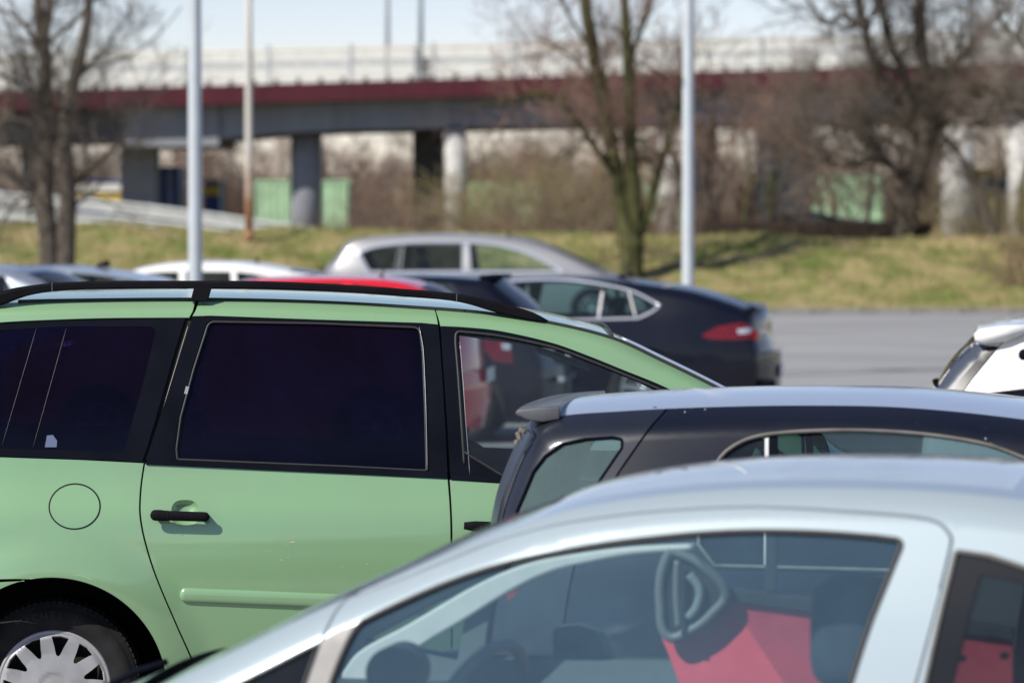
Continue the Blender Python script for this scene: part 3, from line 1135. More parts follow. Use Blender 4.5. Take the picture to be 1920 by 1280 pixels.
hero_tree('bare_tree', 'bare tree at the right edge with one pale limb reaching left', 82.0, 87.8, [
    ([(2010, 480), (2000, 380), (1985, 280), (1980, 180), (1960, 60), (1950, -60)], 44, 22, 0, 20),
    ([(1990, 225), (1940, 200), (1880, 178), (1830, 160)], 14, 7, -.6, 16),
    ([(1985, 205), (1930, 215), (1890, 205)], 9, 5, -.3, 12),
    ([(1970, 130), (1930, 90), (1880, 40), (1860, -20)], 12, 6, .5, 26)], 41, M_barkm, M_twigg, tl=1.1, minr=.0045)

# crowds of bare trees and shrubs, individuals grown from a few kinds
PROT = {}


def kind_of(key, segs, mt, mc, thr=0.03):
    S = np.array(segs)
    root = empty('proto', (0, 0, 0))
    a, b = split_tree(segs, root, mt, mc, thr)
    PROT[key] = [root, a, b, False]


def put(key, name, label, cat, px, D, z, sc=1.0, rz=0.0, group=None, sx=1.0):
    root, a, b, used = PROT[key]
    if not used:
        r = root
        PROT[key][3] = True
        r.name = name
    else:
        r = copy_tree(root)
        r.name = name
    r.location = (xat(px, D), D, z)
    r.scale = (sc * sx, sc, sc)
    r.rotation_euler = (0, 0, rz)
    for k in ('label', 'category', 'group'):
        if k in r: del r[k]
    tag(r, label, cat, group)
    return r


kind_of('treeA', proto_tree(51, 9.0, .16, 6, .50, (2, 3), stems=1, minr=.006), M_barkd, M_twig)
kind_of('treeB', proto_tree(52, 8.5, .15, 6, .58, (2, 3), stems=1, minr=.006), M_barkm, M_twigg)
kind_of('treeC', proto_tree(53, 8.0, .13, 6, .62, (2, 3), stems=1, minr=.006), M_barkd, M_twigr)
kind_of('shrubA', proto_tree(61, 3.0, .03, 4, .62, (2, 3), stems=16, lean=.7, minr=.004, gnarl=.2), M_twig, M_twig)
kind_of('shrubB', proto_tree(62, 3.2, .03, 4, .62, (2, 3), stems=18, lean=.6, minr=.004, gnarl=.2), M_twigo, M_twigo)
kind_of('shrubC', proto_tree(63, 2.0, .02, 4, .6, (2, 3), stems=14, lean=.6, minr=.003, gnarl=.2), M_twigr, M_twigr)

RT_ = random.Random(77)
near = [('treeB', 1395, 118, .95, 'bare tree by the orange stacks under the bridge'), ('treeA', 1500, 125, 1.0, 'tall bare tree standing close before the bridge fascia'),
        ('treeC', 1560, 119, .9, 'reddish bare tree in front of the light green container'), ('treeA', 1345, 100, .95, 'slim bare tree right behind the tallest lamp post'), ('treeC', 1300, 112, 1.0, 'reddish bare tree between the mossy tree and the tallest lamp post'),
        ('treeB', 1450, 104, .95, 'forked bare tree in front of the wide grey bridge pier'),
        ('treeC', 1610, 98, .8, 'low reddish bare tree just left of the gnarled tree'),
        ('treeA', 1870, 96, .95, 'bare tree between the right-hand pale pier and the picture edge'), ('treeC', 1230, 118, .95, 'reddish bare tree behind the mossy three-stemmed tree'),
        ('treeC', 1680, 122, 1.05, 'reddish bare tree behind the gnarled tree'),
        ('treeB', 1920, 120, 1.1, 'bare tree before the bridge at the right edge'), ('treeC', 1130, 124, .85, 'reddish bare tree left behind the mossy tree')]
for (k, px, D, sc, lab) in near:
    put(k, 'bare_tree', lab, 'tree', px, D, 0.6, sc, RT_.uniform(0, 6.28), 'bare trees between the bank and the bridge')
sh = [('shrubA', 690, 98, .80, 'brown bare shrub left of the white round pier'), ('shrubA', 760, 101, .95, 'brown bare shrub between dark pier and white round pier'), ('shrubC', 655, 93, 0.9, 'low reddish shrub at the end of the guardrail'),
      ('shrubB', 900, 104, 1.05, 'olive brown shrub right of the white round pier'), ('shrubB', 985, 108, 1.45, 'tallest olive brown shrub left of the mossy tree'), ('shrubA', 1050, 102, 1.25, 'brown shrub touching the mossy tree on its left'),
      ('shrubB', 1100, 112, 1.5, 'tall olive shrub behind the mossy tree'), ('shrubC', 940, 96, 1.0, 'low reddish shrub in front of the olive shrubs'), ('shrubA', 1330, 100, 1.0, 'brown shrub at the foot of the slim tree by the lamp post'),
      ('shrubB', 840, 97, .55, 'small olive shrub at the foot of the white round pier'), ('shrubC', 1250, 100, 1.2, 'reddish shrub right of the mossy tree trunk'),
      ('shrubB', 1850, 104, 1.1, 'olive shrub before the blue site cabin at right'), ('shrubA', 60, 104, 1.0, 'brown shrub behind the left tree'), ('shrubC', 200, 108, .8, 'low shrub behind the guardrail at left')]
for (k, px, D, sc, lab) in sh:
    put(k, 'bare_shrub', lab, 'shrub', px, D, 0.6, sc, RT_.uniform(0, 6.28), 'bare shrubs behind the bank', sx=1.15)
put('shrubC', 'bare_shrub', 'pinkish bare shrub on the bank slope at the right edge', 'shrub', 1915, 79.5, .45, .85, 2.0)
# tree line beyond the bridge
i = 0
for D, n, a in ((162, 26, .76), (172, 26, .84), (184, 24, .9), (200, 22, 1.0)):
    for j in range(n):
        px = -120 + (2160) * (j + RT_.uniform(.1, .9)) / n
        k = ('treeA', 'treeB', 'treeC')[i % 3]
        put(k, 'distant_tree', 'bare brown tree in the tree line beyond the bridge', 'tree', px, D, 0.6, a * RT_.uniform(.72, 1.0), RT_.uniform(0, 6.28), 'tree line beyond the bridge', sx=1.35)
        i += 1
i = 0
for j in range(44):
    px = -100 + 2120 * (j + RT_.uniform(0, 1)) / 44
    put(('shrubA', 'shrubC')[j % 2], 'distant_shrub', 'brown shrub in the undergrowth beyond the bridge', 'shrub', px, 158 + RT_.uniform(-3, 14), .6, RT_.uniform(1.3, 2.2), RT_.uniform(0, 6.28), 'undergrowth beyond the bridge', sx=1.5)
put('treeB', 'distant_tree', 'single bare tree rising above the bridge railing between two poles', 'tree', 430, 205, .6, 1.32, 1.0)
# clipped hedge on the crest
R = np.random.default_rng(9)
segs = []
x0, x1 = xat(1318, 87), xat(1745, 87)
for i in range(2600):
    p = np.array([R.uniform(x0, x1), 87 + R.uniform(-.35, .35), R.uniform(1.25, 1.75)])
    d = R.normal(0, .6, 3) + np.array([0, 0, .8]); d /= np.linalg.norm(d)
    q = p + d * R.uniform(.1, .25)
    q[2] = min(q[2], 1.93)
    segs.append((*p, *q, .006, .003))
ho = seg_mesh('hedge', segs, simple('dark_brown_hedge_twigs', (0.060, 0.040, 0.028), .9, noise=.3, nscale=2), None, 3)
tag(ho, 'low dark brown clipped hedge along the crest of the bank at right', 'hedge')
box('hedge_core', ((x0 + x1) / 2, 87.0, 1.45), (x1 - x0, .5, .72), simple('hedge_core_brown', (0.03, 0.02, 0.014), 1.0), ho)


# ------------------------------------------------------------------ lamp posts
def post(name, label, px, D, wpx, z0, z1, m, group='lamp posts of the car park', door=True, taper=.8):
    s = FPX / D
    r = wpx / 2 / s
    root = empty(name, (xat(px, D), D, z0), 0, label, 'lamp post', group)
    tube('pole', [(0, 0, -.02), (0, 0, 1.0), (0, 0, (z1 - z0) * .5), (0, 0, z1 - z0)], [r * 1.04, r * 1.0, r * (1 + taper) / 2, r * taper], m, root, n=20)
    tube('base_collar', [(0, 0, -.02), (0, 0, .22)], r * 1.25, m, root, n=20)
    if door:
        box('access_door', (0, -r * 1.0, 0.75), (r * .9, .012, .32), m, root, .003)
    box('lamp_arm', (0.35, 0, z1 - z0 - .05), (0.8, .05, .05), m, root, .01)
    box('lamp_head', (0.85, 0, z1 - z0 - .02), (0.55, .22, .09), M_galv, root, .03)
    return root


post('lamp_post', 'thick grey lamp post behind the middle of the green minivan roof', 366, 43, 27, 0, 9, M_polep)
post('lamp_post', 'grey lamp post rising behind the boot of the black saloon', 1290, 47, 23, 0, 9, M_polep)
# rusty post by the guardrail
m, nt, p = mat('rusting_pole_paint')
tc = nt.nodes.new('ShaderNodeTexCoord'); sx = nt.nodes.new('ShaderNodeSeparateXYZ'); nz = nt.nodes.new('ShaderNodeTexNoise')
nz.inputs['Scale'].default_value = 5
nt.links.new(tc.outputs['Object'], sx.inputs[0]); nt.links.new(tc.outputs['Object'], nz.inputs['Vector'])
ma = nt.nodes.new('ShaderNodeMath'); ma.operation = 'MULTIPLY_ADD'; ma.inputs[1].default_value = 1.6
nt.links.new(nz.outputs['Fac'], ma.inputs[0]); nt.links.new(sx.outputs['Z'], ma.inputs[2])
rp = nt.nodes.new('ShaderNodeValToRGB')
rp.color_ramp.elements[0].position = .55; rp.color_ramp.elements[0].color = (.30, .15, .08, 1)
rp.color_ramp.elements[1].position = .9; rp.color_ramp.elements[1].color = (.52, .50, .46, 1)
mr_ = nt.nodes.new('ShaderNodeMapRange'); mr_.inputs[1].default_value = 0; mr_.inputs[2].default_value = 3.0
nt.links.new(ma.outputs[0], mr_.inputs[0]); nt.links.new(mr_.outputs[0], rp.inputs[0]); nt.links.new(rp.outputs[0], p.inputs['Base Color'])
p.inputs['Roughness'].default_value = .7
post('lamp_post', 'thin pale lamp post with rusty foot beside the guardrail', 467, 83, 15, float(bank_z(np.array(xat(467, 83)), np.array(83.0))), 9, m, door=False)

# ------------------------------------------------------------------ guardrail with two beams climbing to the left
def path_pts(line, D0, D1, dy):
    q, _ = catmull([np.array(p, float) for p in line], 40)
    x0, x1 = q[0][0], q[-1][0]
    out = []
    for p in q:
        t = (p[0] - x0) / (x1 - x0)
        out.append(np.array(at(p[0], p[1] + dy * (1 - .15 * t), D0 + (D1 - D0) * t)))
    return np.array(out)


gr = empty('guardrail', tuple(at(640, 445, 84.5)), 0, 'pale steel guardrail with two beams sloping down to the right behind the left tree', 'guardrail')
gl0 = np.array(gr.location)
line = [(-140, 344), (0, 358), (170, 371), (350, 392), (480, 411), (600, 430), (648, 440)]
prof = [(.02, .150), (-.05, .14), (-.08, .10), (-.05, .06), (.04, .03), (.04, -.03), (-.05, -.06), (-.08, -.10), (-.05, -.14), (.02, -.150)]
for dy in (13, 43):
    P = path_pts(line, 98, 84.5, dy) - gl0
    if dy == 43: P = P[:-3]
    V, Fc = [], []
    for p in P:
        for (a, b) in prof: V.append((p[0], p[1] + a, p[2] + b))
    n = len(prof)
    for i in range(len(P) - 1):
        for j in range(n - 1): Fc.append((i * n + j, i * n + j + 1, (i + 1) * n + j + 1, (i + 1) * n + j))
    mesh_obj('beam', V, Fc, M_rail2, gr)
P = path_pts(line, 98, 84.5, 0) - gl0
pm = None
for i in range(0, len(P) - 1, 2):
    if pm is None:
        pm = box('post', (0, 0, 0), (.10, .10, 1.15), M_galv, gr)
        o = pm
    else:
        o = pm.copy(); COL.objects.link(o)
    o.location = (P[i][0], P[i][1] + .10, P[i][2] - .56)
# concrete verge under the rail and the ramp road
P = path_pts([(x, y + 66) for x, y in line[:-1]] + [(640, 462)], 98, 84.6, 0)
V, Fc = [], []
for p in P:
    V += [(p[0], p[1] - .1, p[2] - 1.0), (p[0], p[1] - .1, p[2] + .06), (p[0], p[1] + .3, p[2] + .08), (p[0], p[1] + 6.5, p[2] + .04), (p[0], p[1] + 8, 0.5)]
for i in range(len(P) - 1):
    for j in range(4): Fc.append((i * 5 + j, (i + 1) * 5 + j, (i + 1) * 5 + j + 1, i * 5 + j + 1))
structure('ramp_road', V, [f[::-1] for f in Fc], M_kerb)

# ------------------------------------------------------------------ bridge
DB = 130.0
br = empty('road_bridge', (xat(960, DB), DB + 5, .6), 0, 'long road bridge with dark red edge beam and grey girders crossing behind the trees', 'bridge')
bl = np.array(br.location)
X0, X1 = xat(-420, DB), xat(2340, DB)


def yl(px, a, b):            # straight line through the picture, left value a at 0, right value b at 1880
    return a + (b - a) * px / 1880.0


def prism(name, pts_top, pts_bot, y0, y1, m, parent):
    """pts_top / pts_bot: lists of (x, z) world, same count"""
    V, Fc = [], []
    n = len(pts_top)
    for (x, zt), (_, zb_) in zip(pts_top, pts_bot):
        V += [(x, y0, zt), (x, y0, zb_), (x, y1, zb_), (x, y1, zt)]
    V = [tuple(np.array(v) - bl) for v in V]
    for i in range(n - 1):
        for j in range(4):
            j2 = (j + 1) % 4
            Fc.append((4 * i + j, 4 * i + j2, 4 * i + 4 + j2, 4 * i + 4 + j))
    Fc.append((3, 2, 1, 0)); Fc.append((4 * n - 4, 4 * n - 3, 4 * n - 2, 4 * n - 1))
    return mesh_obj(name, V, Fc, m, parent)


# edge beam in cast lengths
edges = list(range(-420, 2341, 230))
for a, b in zip(edges[:-1], edges[1:]):
    b2 = b - 0.6
    prism('edge_beam', [(xat(a, DB), zat(yl(a, 172, 119), DB)), (xat(b2, DB), zat(yl(b2, 172, 119), DB))],
          [(xat(a, DB), zat(yl(a, 208, 151), DB)), (xat(b2, DB), zat(yl(b2, 208, 151), DB))], DB, DB + .3, M_fascia, br)
prism('deck', [(X0, zat(yl(-420, 174, 121), DB)), (X1, zat(yl(2340, 174, 121), DB))], [(X0, zat(yl(-420, 204, 149), DB)), (X1, zat(yl(2340, 204, 149), DB))], DB + .302, DB + 11, M_conc, br)
gb = [(-420, 280), (-150, 270), (120, 264), (236, 266)]
def gird(lst, y0, y1, m):
    prism('girder', [(xat(x, DB + 1), zat(yl(x, 203, 148.5), DB)) for x, y in lst], [(xat(x, DB + 1), zat(y, DB)) for x, y in lst], y0, y1, m, br)
for off in (0, 6.2):
    gird(gb, DB + 1.0 + off, DB + 2.6 + off, M_girdd)
    gird([(237, 273), (325, 274), (411, 273)], DB + .82 + off, DB + 2.8 + off, M_conc)
    gird([(412, 259), (520, 249), (640, 243), (860, 238), (1060, 235)], DB + 1.0 + off, DB + 2.6 + off, M_conc)
    gird([(1061, 235), (1300, 232), (1700, 228), (2340, 226)], DB + 1.0 + off, DB + 2.6 + off, M_conc)
# railing: pickets, posts with dark feet, hand rail
pk = empty('bridge_railing', (bl[0], DB + .15, bl[2]), 0, 'white picket railing along the near edge of the bridge', 'railing')
pl_ = np.array(pk.location)
bm = bmesh.new()
x = X0
while x < X1:
    px = 960 + x / DB * FPX
    zb_, zt = zat(yl(px, 172, 119), DB), zat(yl(px, 106, 64), DB)
    add_box(bm, (x - pl_[0], 0, (zb_ + zt) / 2 + .02 - pl_[2]), (.022, .03, zt - zb_ - .08))
    x += .125
o = bm_obj('picket', bm, M_white_m, pk); o['kind'] = 'stuff'
tube('hand_rail', [np.array((x, DB + .15, zat(yl(960 + x / DB * FPX, 106, 64), DB))) - pl_ for x in (X0, 0, X1)], .035, M_white_m, pk, n=6)
tube('bottom_rail', [np.array((x, DB + .15, zat(yl(960 + x / DB * FPX, 162, 110), DB))) - pl_ for x in (X0, 0, X1)], .025, M_white_m, pk, n=6)
x = X0 + .2
pp = ff = None
while x < X1:
    px = 960 + x / DB * FPX
    zb_, zt = zat(yl(px, 172, 119), DB), zat(yl(px, 104, 62), DB)
    if pp is None:
        pp = box('railing_post', (0, 0, 0), (.06, .07, 1.18), M_white_m, pk); a = pp
        ff = box('post_foot', (0, 0, 0), (.16, .16, .16), M_galvd, pk); b = ff
    else:
        a = pp.copy(); COL.objects.link(a); b = ff.copy(); COL.objects.link(b)
    a.location = (x - pl_[0], .03, (zb_ + zt) / 2 - pl_[2]); b.location = (x - pl_[0], -.02, zb_ + .07 - pl_[2])
    x += .76 * 1.0
# white noise barrier on the far side of the deck
nb = empty('noise_barrier', (bl[0], DB + 10.5, bl[2]), 0, 'cream white panel barrier along the far side of the bridge deck', 'barrier')
nl = np.array(nb.location)
DF = DB + 10.5
k = 0
x = X0 * 1.08
mats3 = (M_wpanel, M_gpanel, M_wpanel)
while x < X1 * 1.08:
    px = 960 + (x + 1.5) / DF * FPX
    yb, yt = yl(px, 172, 119), yl(px, 99, 60)
    z = [zat(yb, DF) - .3, zat(yb - (yb - yt) * .42, DF), zat(yb - (yb - yt) * .60, DF), zat(yt, DF)]
    for q in range(3):
        box('barrier_panel', (x + 1.5 - nl[0], 0, (z[q] + z[q + 1]) / 2 - nl[2]), (2.92, .08, z[q + 1] - z[q] - .015), mats3[q], nb)
    box('barrier_post', (x - nl[0], -.02, (z[0] + z[3]) / 2 - nl[2]), (.10, .14, z[3] - z[0] + .05), M_galv, nb)
    x += 3.0


# piers: boxes with chamfers and round columns
def pier(px0, px1, D, ytop, m, shape, label, cap=True):
    s = FPX / D
    w = (px1 - px0) / s
    zt = zat(ytop, D)
    root = empty('bridge_pier', (xat((px0 + px1) / 2, D), D, .6), 0, label, 'pier', 'piers of the road bridge')
    if shape == 'round':
        tube('column', [(0, 0, -.2), (0, 0, (zt - .6) * .5), (0, 0, zt - .6)], w / 2, m, root, n=28)
    else:
        box('column', (0, 0, (zt - .6) / 2 - .1), (w, shape, zt - .6 + .2), m, root, .08)
    if cap:
        box('bearing', (0, 0, zt - .6 + .06), (w * .7, .7, .14), M_girdd, root, .02)


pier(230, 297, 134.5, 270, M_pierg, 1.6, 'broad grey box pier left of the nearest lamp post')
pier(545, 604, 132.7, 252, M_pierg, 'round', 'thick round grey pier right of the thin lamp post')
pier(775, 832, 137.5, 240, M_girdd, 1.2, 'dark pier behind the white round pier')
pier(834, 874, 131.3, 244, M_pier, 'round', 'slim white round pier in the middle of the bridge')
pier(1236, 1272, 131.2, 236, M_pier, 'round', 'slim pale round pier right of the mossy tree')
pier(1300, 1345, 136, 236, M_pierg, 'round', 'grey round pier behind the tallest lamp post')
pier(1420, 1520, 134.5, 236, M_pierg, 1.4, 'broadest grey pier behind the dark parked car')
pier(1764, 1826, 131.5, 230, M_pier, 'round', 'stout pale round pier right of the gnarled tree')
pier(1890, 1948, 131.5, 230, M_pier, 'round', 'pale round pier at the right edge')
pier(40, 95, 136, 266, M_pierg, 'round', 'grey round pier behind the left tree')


def thin_post(px, D, w, ybase, label, m):
    s = FPX / D
    z0 = zat(ybase, D)
    root = empty('street_lamp', (xat(px, D), D, z0), 0, label, 'lamp post', 'lamp posts on the bridge')
    tube('pole', [(0, 0, 0), (0, 0, 6.5)], [w / 2 / s, w / 2.6 / s], m, root, n=10)
    box('lamp_head', (0.4, 0, 6.5), (.9, .2, .1), m, root, .03)


thin_post(727, 139.5, 10, 150, 'thin grey lamp post on the far side of the bridge', M_galv)
thin_post(789, 131.0, 11, 148, 'grey lamp post on the near side of the bridge beside a dark cabinet', M_galvd2)
for (px, lab) in ((799, 'small dark cabinet at the foot of the bridge lamp post'), (1896, 'dark blue box on the bridge railing at the right')):
    z0 = zat(yl(px, 172, 119), DB)
    r_ = empty('cabinet', (xat(px, DB), DB + .6, z0), 0, lab, 'cabinet')
    box('housing', (0, 0, .36), (.26, .4, .72), M_cab, r_, .02)
    box('housing_lid', (0, 0, .74), (.30, .44, .04), M_cab, r_, .01)
    box('cabinet_door', (0, -.206, .36), (.20, .012, .60), M_galvd, r_, .003)


# ------------------------------------------------------------------ containers, cabins and the like under the bridge
def container(name, label, px0, px1, D, ytop, m, z0=.6, depth=2.4, cat='container', frame=None, rot=0):
    s = FPX / D
    w = (px1 - px0) / s
    h = zat(ytop, D) - z0
    root = empty(name, (xat((px0 + px1) / 2, D), D + depth / 2, z0), rot, label, cat)
    frame = frame or m
    V, Fc = [], []
    n = max(8, int(w / .14) * 2)
    for i in range(n + 1):
        x = -w / 2 + .08 + (w - .16) * i / n
        y = -depth / 2 + (.0 if (i // 1) % 4 in (0, 1) else .045)
        V += [(x, y, .14), (x, y, h - .12)]
    for i in range(n): Fc.append((2 * i, 2 * i + 2, 2 * i + 3, 2 * i + 1))
    mesh_obj('corrugated_side', V, Fc, m, root)
    box('box_body', (0, .06, h / 2), (w - .1, depth - .16, h - .12), m, root)
    for sx_ in (-1, 1):
        box('corner_post', (sx_ * (w / 2 - .04), -depth / 2 + .04, h / 2), (.1, .12, h), frame, root)
        box('corner_post', (sx_ * (w / 2 - .04), depth / 2 - .04, h / 2), (.1, .12, h), frame, root)
    box('top_rail', (0, -depth / 2 + .02, h - .06), (w - .1, .08, .1), frame, root)
    box('bottom_rail', (0, -depth / 2 + .02, .07), (w - .1, .08, .14), frame, root)
    return root, w, h


M_cgreen = simple('container_green', (0.36, 0.54, 0.34), .6, noise=.15, nscale=2)
M_blue = simple('cabin_blue', (0.03, 0.06, 0.25), .5, noise=.1)
M_lblue = simple('pale_blue_panel', (0.18, 0.24, 0.42), .5, noise=.1)
M_yellow = simple('cabin_yellow', (0.62, 0.42, 0.04), .5, noise=.1)
M_orange = simple('orange_crate', (0.70, 0.33, 0.12), .7, noise=.2, nscale=4)
M_dk = simple('dark_machine', (0.02, 0.022, 0.028), .7)
container('shipping_container', 'light green container behind the thick round grey pier', 478, 652, 150, 337, M_cgreen)
container('shipping_container', 'light green container left of the gnarled tree', 1522, 1655, 148, 326, M_cgreen)
container('shipping_container', 'light green container seen between shrubs and the mossy tree', 880, 1010, 152, 342, M_cgreen)
container('shipping_container', 'green container mostly behind the pale pier right of the mossy tree', 1195, 1300, 152, 345, M_cgreen)
# left: white, yellow and blue banded cabin
r_, w, h = container('site_cabin', 'blue cabin with yellow band and white top behind the guardrail at left', 142, 228, 146, 336, M_blue, cat='cabin')
box('yellow_band', (0, -1.23, h * .72), (w + .02, .05, .34), M_yellow, r_)
box('white_band', (0, -1.235, h * .88), (w + .02, .05, .30), M_wpanel, r_)
box('window', (-w * .2, -1.262, h * .72), (.4, .02, .26), M_lblue, r_)
r_, w, h = container('site_cabin', 'dark blue cabin with pale vertical panel between grey box pier and lamp post', 300, 336, 140, 312, M_blue, cat='cabin')
box('pale_panel', (0.02, -1.23, h * .55), (w * .42, .05, h * .8), M_lblue, r_)
r_, w, h = container('site_cabin', 'small blue cabin with yellow top right of the nearest lamp post', 383, 412, 140, 338, M_blue, cat='cabin')
box('yellow_band', (0, -1.23, h * .85), (w + .02, .05, .36), M_yellow, r_)
r_, w, h = container('site_cabin', 'blue cabin with windows and yellow top bar near the right edge', 1822, 1892, 142, 318, M_lblue, cat='cabin')
box('yellow_band', (0, -1.24, h - .1), (w + .1, .06, .24), M_yellow, r_)
for k in (-1, 0, 1):
    box('window_bar', (k * w * .3, -1.235, h * .5), (.05, .05, h * .8), M_blue, r_)
for k in (.3, .6):
    box('window_rail', (0, -1.24, h * k), (w * .95, .05, .05), M_blue, r_)
# orange crate stack
for (px, D, n) in ((1388, 143, 8), (1412, 143.6, 9)):
    for j in range(n):
        z0 = .6 + j * .30
        cr_ = empty('orange_crate', (xat(px, D), D, z0), RT_.uniform(-.06, .06), ('left' if px < 1400 else 'right') + ' orange stack under the bridge, crate number ' + ['one', 'two', 'three', 'four', 'five', 'six', 'seven', 'eight', 'nine'][j] + ' from below', 'crate', 'orange crates stacked under the bridge')
        box('crate_body', (0, 0, .14), (.38, .5, .25), M_orange, cr_, .015)
        box('crate_rim', (0, 0, .275), (.41, .53, .03), M_orange, cr_, .008)


# ------------------------------------------------------------------ the green minivan
def green_minivan():
    sp = [(-300, 1345), (-325, 1290), (-335, 1190), (-328, 1084), (-318, 1000), (-300, 880), (-262, 730), (-215, 632), (-150, 586), (-60, 573), (34, 567),
          (200, 564), (365, 563), (500, 565), (640, 570), (760, 577), (895, 587), (1028, 606), (1150, 636), (1240, 677), (1340, 726),
          (1440, 780), (1530, 836), (1600, 882), (1700, 918), (1850, 965), (1960, 1015), (2020, 1080), (2040, 1160), (2035, 1260), (2010, 1370)]
    W = 0.905
    sect = [(0.1, W - .15), (0.25, W - .10), (0.45, W - .045), (0.65, W - .010), (0.78, W - .001), (0.88, W - .008), (0.96, W - .024), (1.04, W - .048), (1.12, W - .074), (1.3, W - .105), (1.5, W - .165), (1.62, W - .205), (1.8, W - .27)]
    c = Car('green_minivan', 'pale green minivan with black roof rails and dark tinted side windows', 'minivan', 600, 14.0, W, 3,
            sect, sp, r=0.045, nose=(-2.0, 2.75, 0.14), g=0.045)
    rw = c.loc([(100, 1288)])[0]
    ra, fa = rw[0], rw[0] + 2.84
    zc, RT, RA = 0.318, 0.318, 0.418
    # swelling above the arches
    def flare(ca):
        def f(a, z):
            rho = np.sqrt((a - ca) ** 2 + (z - zc) ** 2)
            return 0.030 * (1 - smoothstep(rho, RA + 0.00, RA + 0.19)) * smoothstep(z, 0.1, 0.5)
        return f
    c.bumps += [flare(ra), flare(fa)]
    # gentle waist crease
    c.bumps.append(lambda a, z: 0.006 * smoothstep(z, 0.80, 0.93) * (1 - smoothstep(z, 0.93, 1.05)))
    def S(k): return c.ctrl[k]
    zb = 0.235
    loc = c.loc
    sm = lambda pts, st=14: loc(cr(pts, st))
    # ---- rear quarter panel
    def seg_x(x0, x1):   # spine portion between pixel columns (over the roof)
        a0 = c.plane([(x0, 565)], -(W - 0.262))[0][0]
        a1 = c.plane([(x1, 585)], -(W - 0.262))[0][0]
        m = (c.spine[:, 0] > a0 + .004) & (c.spine[:, 0] < a1 - .004) & (c.par > 6)
        q = c.spine[m]
        z = lambda a: np.interp(a, c.spine[c.par > 9][:, 0], c.spine[c.par > 9][:, 1])
        return np.concatenate([[[a0, z(a0)]], q, [[a1, z(a1)]]])
    tail = c.spine[(c.par >= 3.0) & (c.par < 10.0)]
    roofQ = seg_x(34, 366)
    seam1 = [(363, 576), (361, 583), (355, 594)]
    frame_top_q = loc(cr([(355, 595), (200, 596), (100, 599), (0, 604), (-90, 613), (-160, 634)], 14))
    glassl = loc(cr([(-176, 652), (-215, 740), (-235, 830), (-225, 852)], 14))
    beltq = loc([(-225, 853), (0, 857), (150, 862), (269, 868)])
    seamd = [(269, 868), (264, 900), (261, 934), (261, 965), (269, 1010), (289, 1075), (329, 1170), (358, 1235), (384, 1300), (394, 1345)]
    seamL = loc(cr(seamd, 12))
    seamL = seamL[seamL[:, 1] > zb]
    ang = 0
    a_r = c.arc(ra, zc, RA, 0, 118)            # right to upper-left
    zbump = loc([(20, 1085)])[0][1]
    # where the arch meets the bumper seam
    th = math.degrees(math.asin((zbump - zc) / RA))
    a_r = c.arc(ra, zc, RA, 0, 180 - th)
    poly = L2(tail, roofQ, loc(seam1), frame_top_q, glassl, beltq, seamL,
              [(seamL[-1][0], zb), (ra + RA - 0.0, zb)], a_r, [(a_r[-1][0] - 0.05, zbump + 0.001), tuple(c.ctrl[3] + np.array([0.0, 0.0]))])
    c.panel('rear_quarter_panel', poly, M_green, g=0.04)
    # rear bumper flank
    tb = c.spine[(c.par <= 2.98)]
    a_b = c.arc(ra, zc, RA, 180 - th, 180)
    poly = L2(tb, [(a_r[-1][0] - 0.02, zbump - 0.008)], a_b[1:], [(ra - RA, zb), (tb[0][0] + 0.05, tb[0][1] + 0.03)])
    c.panel('rear_bumper', poly, M_green, g=0.05)
    # quarter window
    outer = [(-172, 650), (-160, 637), (-90, 616, 0), (0, 607), (100, 602), (200, 599), (347, 597), (330, 650), (300, 757), (276, 838), (266, 866), (150, 860), (0, 855), (-220, 850), (-208, 740)]
    hole = rounded([(-150, 690, 10), (-100, 640, 10), (0, 619), (120, 612), (294, 612, 12), (268, 720), (232, 846, 10), (100, 843), (0, 840), (-190, 838, 10)])
    fr = c.panel('quarter_window', loc(outer), M_blacktrim, [loc(hole)], off=-0.002, lip=0.006, both=True)
    for side, par in zip((-1, 1), fr):
        V, T = triangulate(loc(hole), [], 0.06)
        build_sheet('pane', V, T, c.fn(-0.003, side), G_tint, par, flip=side > 0)
    # heating wires and the inner black edge of the quarter glass
    for (x0, y0, x1, y1) in ((68, 616, 4, 834), (124, 616, 62, 838)):
        tube('aerial_wire', c.surf(loc([(x0 + (x1 - x0) * t, y0 + (y1 - y0) * t) for t in np.linspace(0, 1, 12)]), 0.0005), 0.0005, M_alumdull, fr[0], n=4)
    st = loc([(84, 838), (88, 816), (99, 815), (107, 826), (106, 838)])
    V, T = triangulate(st, [], 0.03)
    build_sheet('window_sticker', V, T, c.fn(-0.0005), simple('faded_sticker', (0.10, 0.13, 0.22), 0.6), fr[0])
    # ---- fuel flap: a proud lid in a dark ring
    fc = loc([(140, 949)])[0]
    ea = (loc([(187, 949)])[0] - loc([(93, 949)])[0])[0] / 2
    ez = -(loc([(140, 991)])[0] - loc([(140, 908)])[0])[1] / 2
    ell = lambda k, n=48: [(fc[0] + (ea + k) * math.cos(2 * math.pi * i / n), fc[1] + (ez + k) * math.sin(2 * math.pi * i / n)) for i in range(n)]
    c.panel('fuel_flap_gap', ell(0.0042), M_gap, off=0.0006, lip=0, both=False, g=0.03)
    c.panel('fuel_flap', ell(-0.0015), M_green, off=0.0022, lip=0.002, both=False, g=0.02)
    # ---- sliding/rear door
    D1 = [(x + 3.4, y) for x, y in seamd]
    dl = loc(cr(D1, 12)); dl = dl[dl[:, 1] > zb]
    fs = [(839, 897), (843, 950), (844.5, 1000), (845, 1150), (845, 1300), (845, 1345)]
    fsl = loc(cr(fs, 20)); fsl = fsl[fsl[:, 1] > zb]
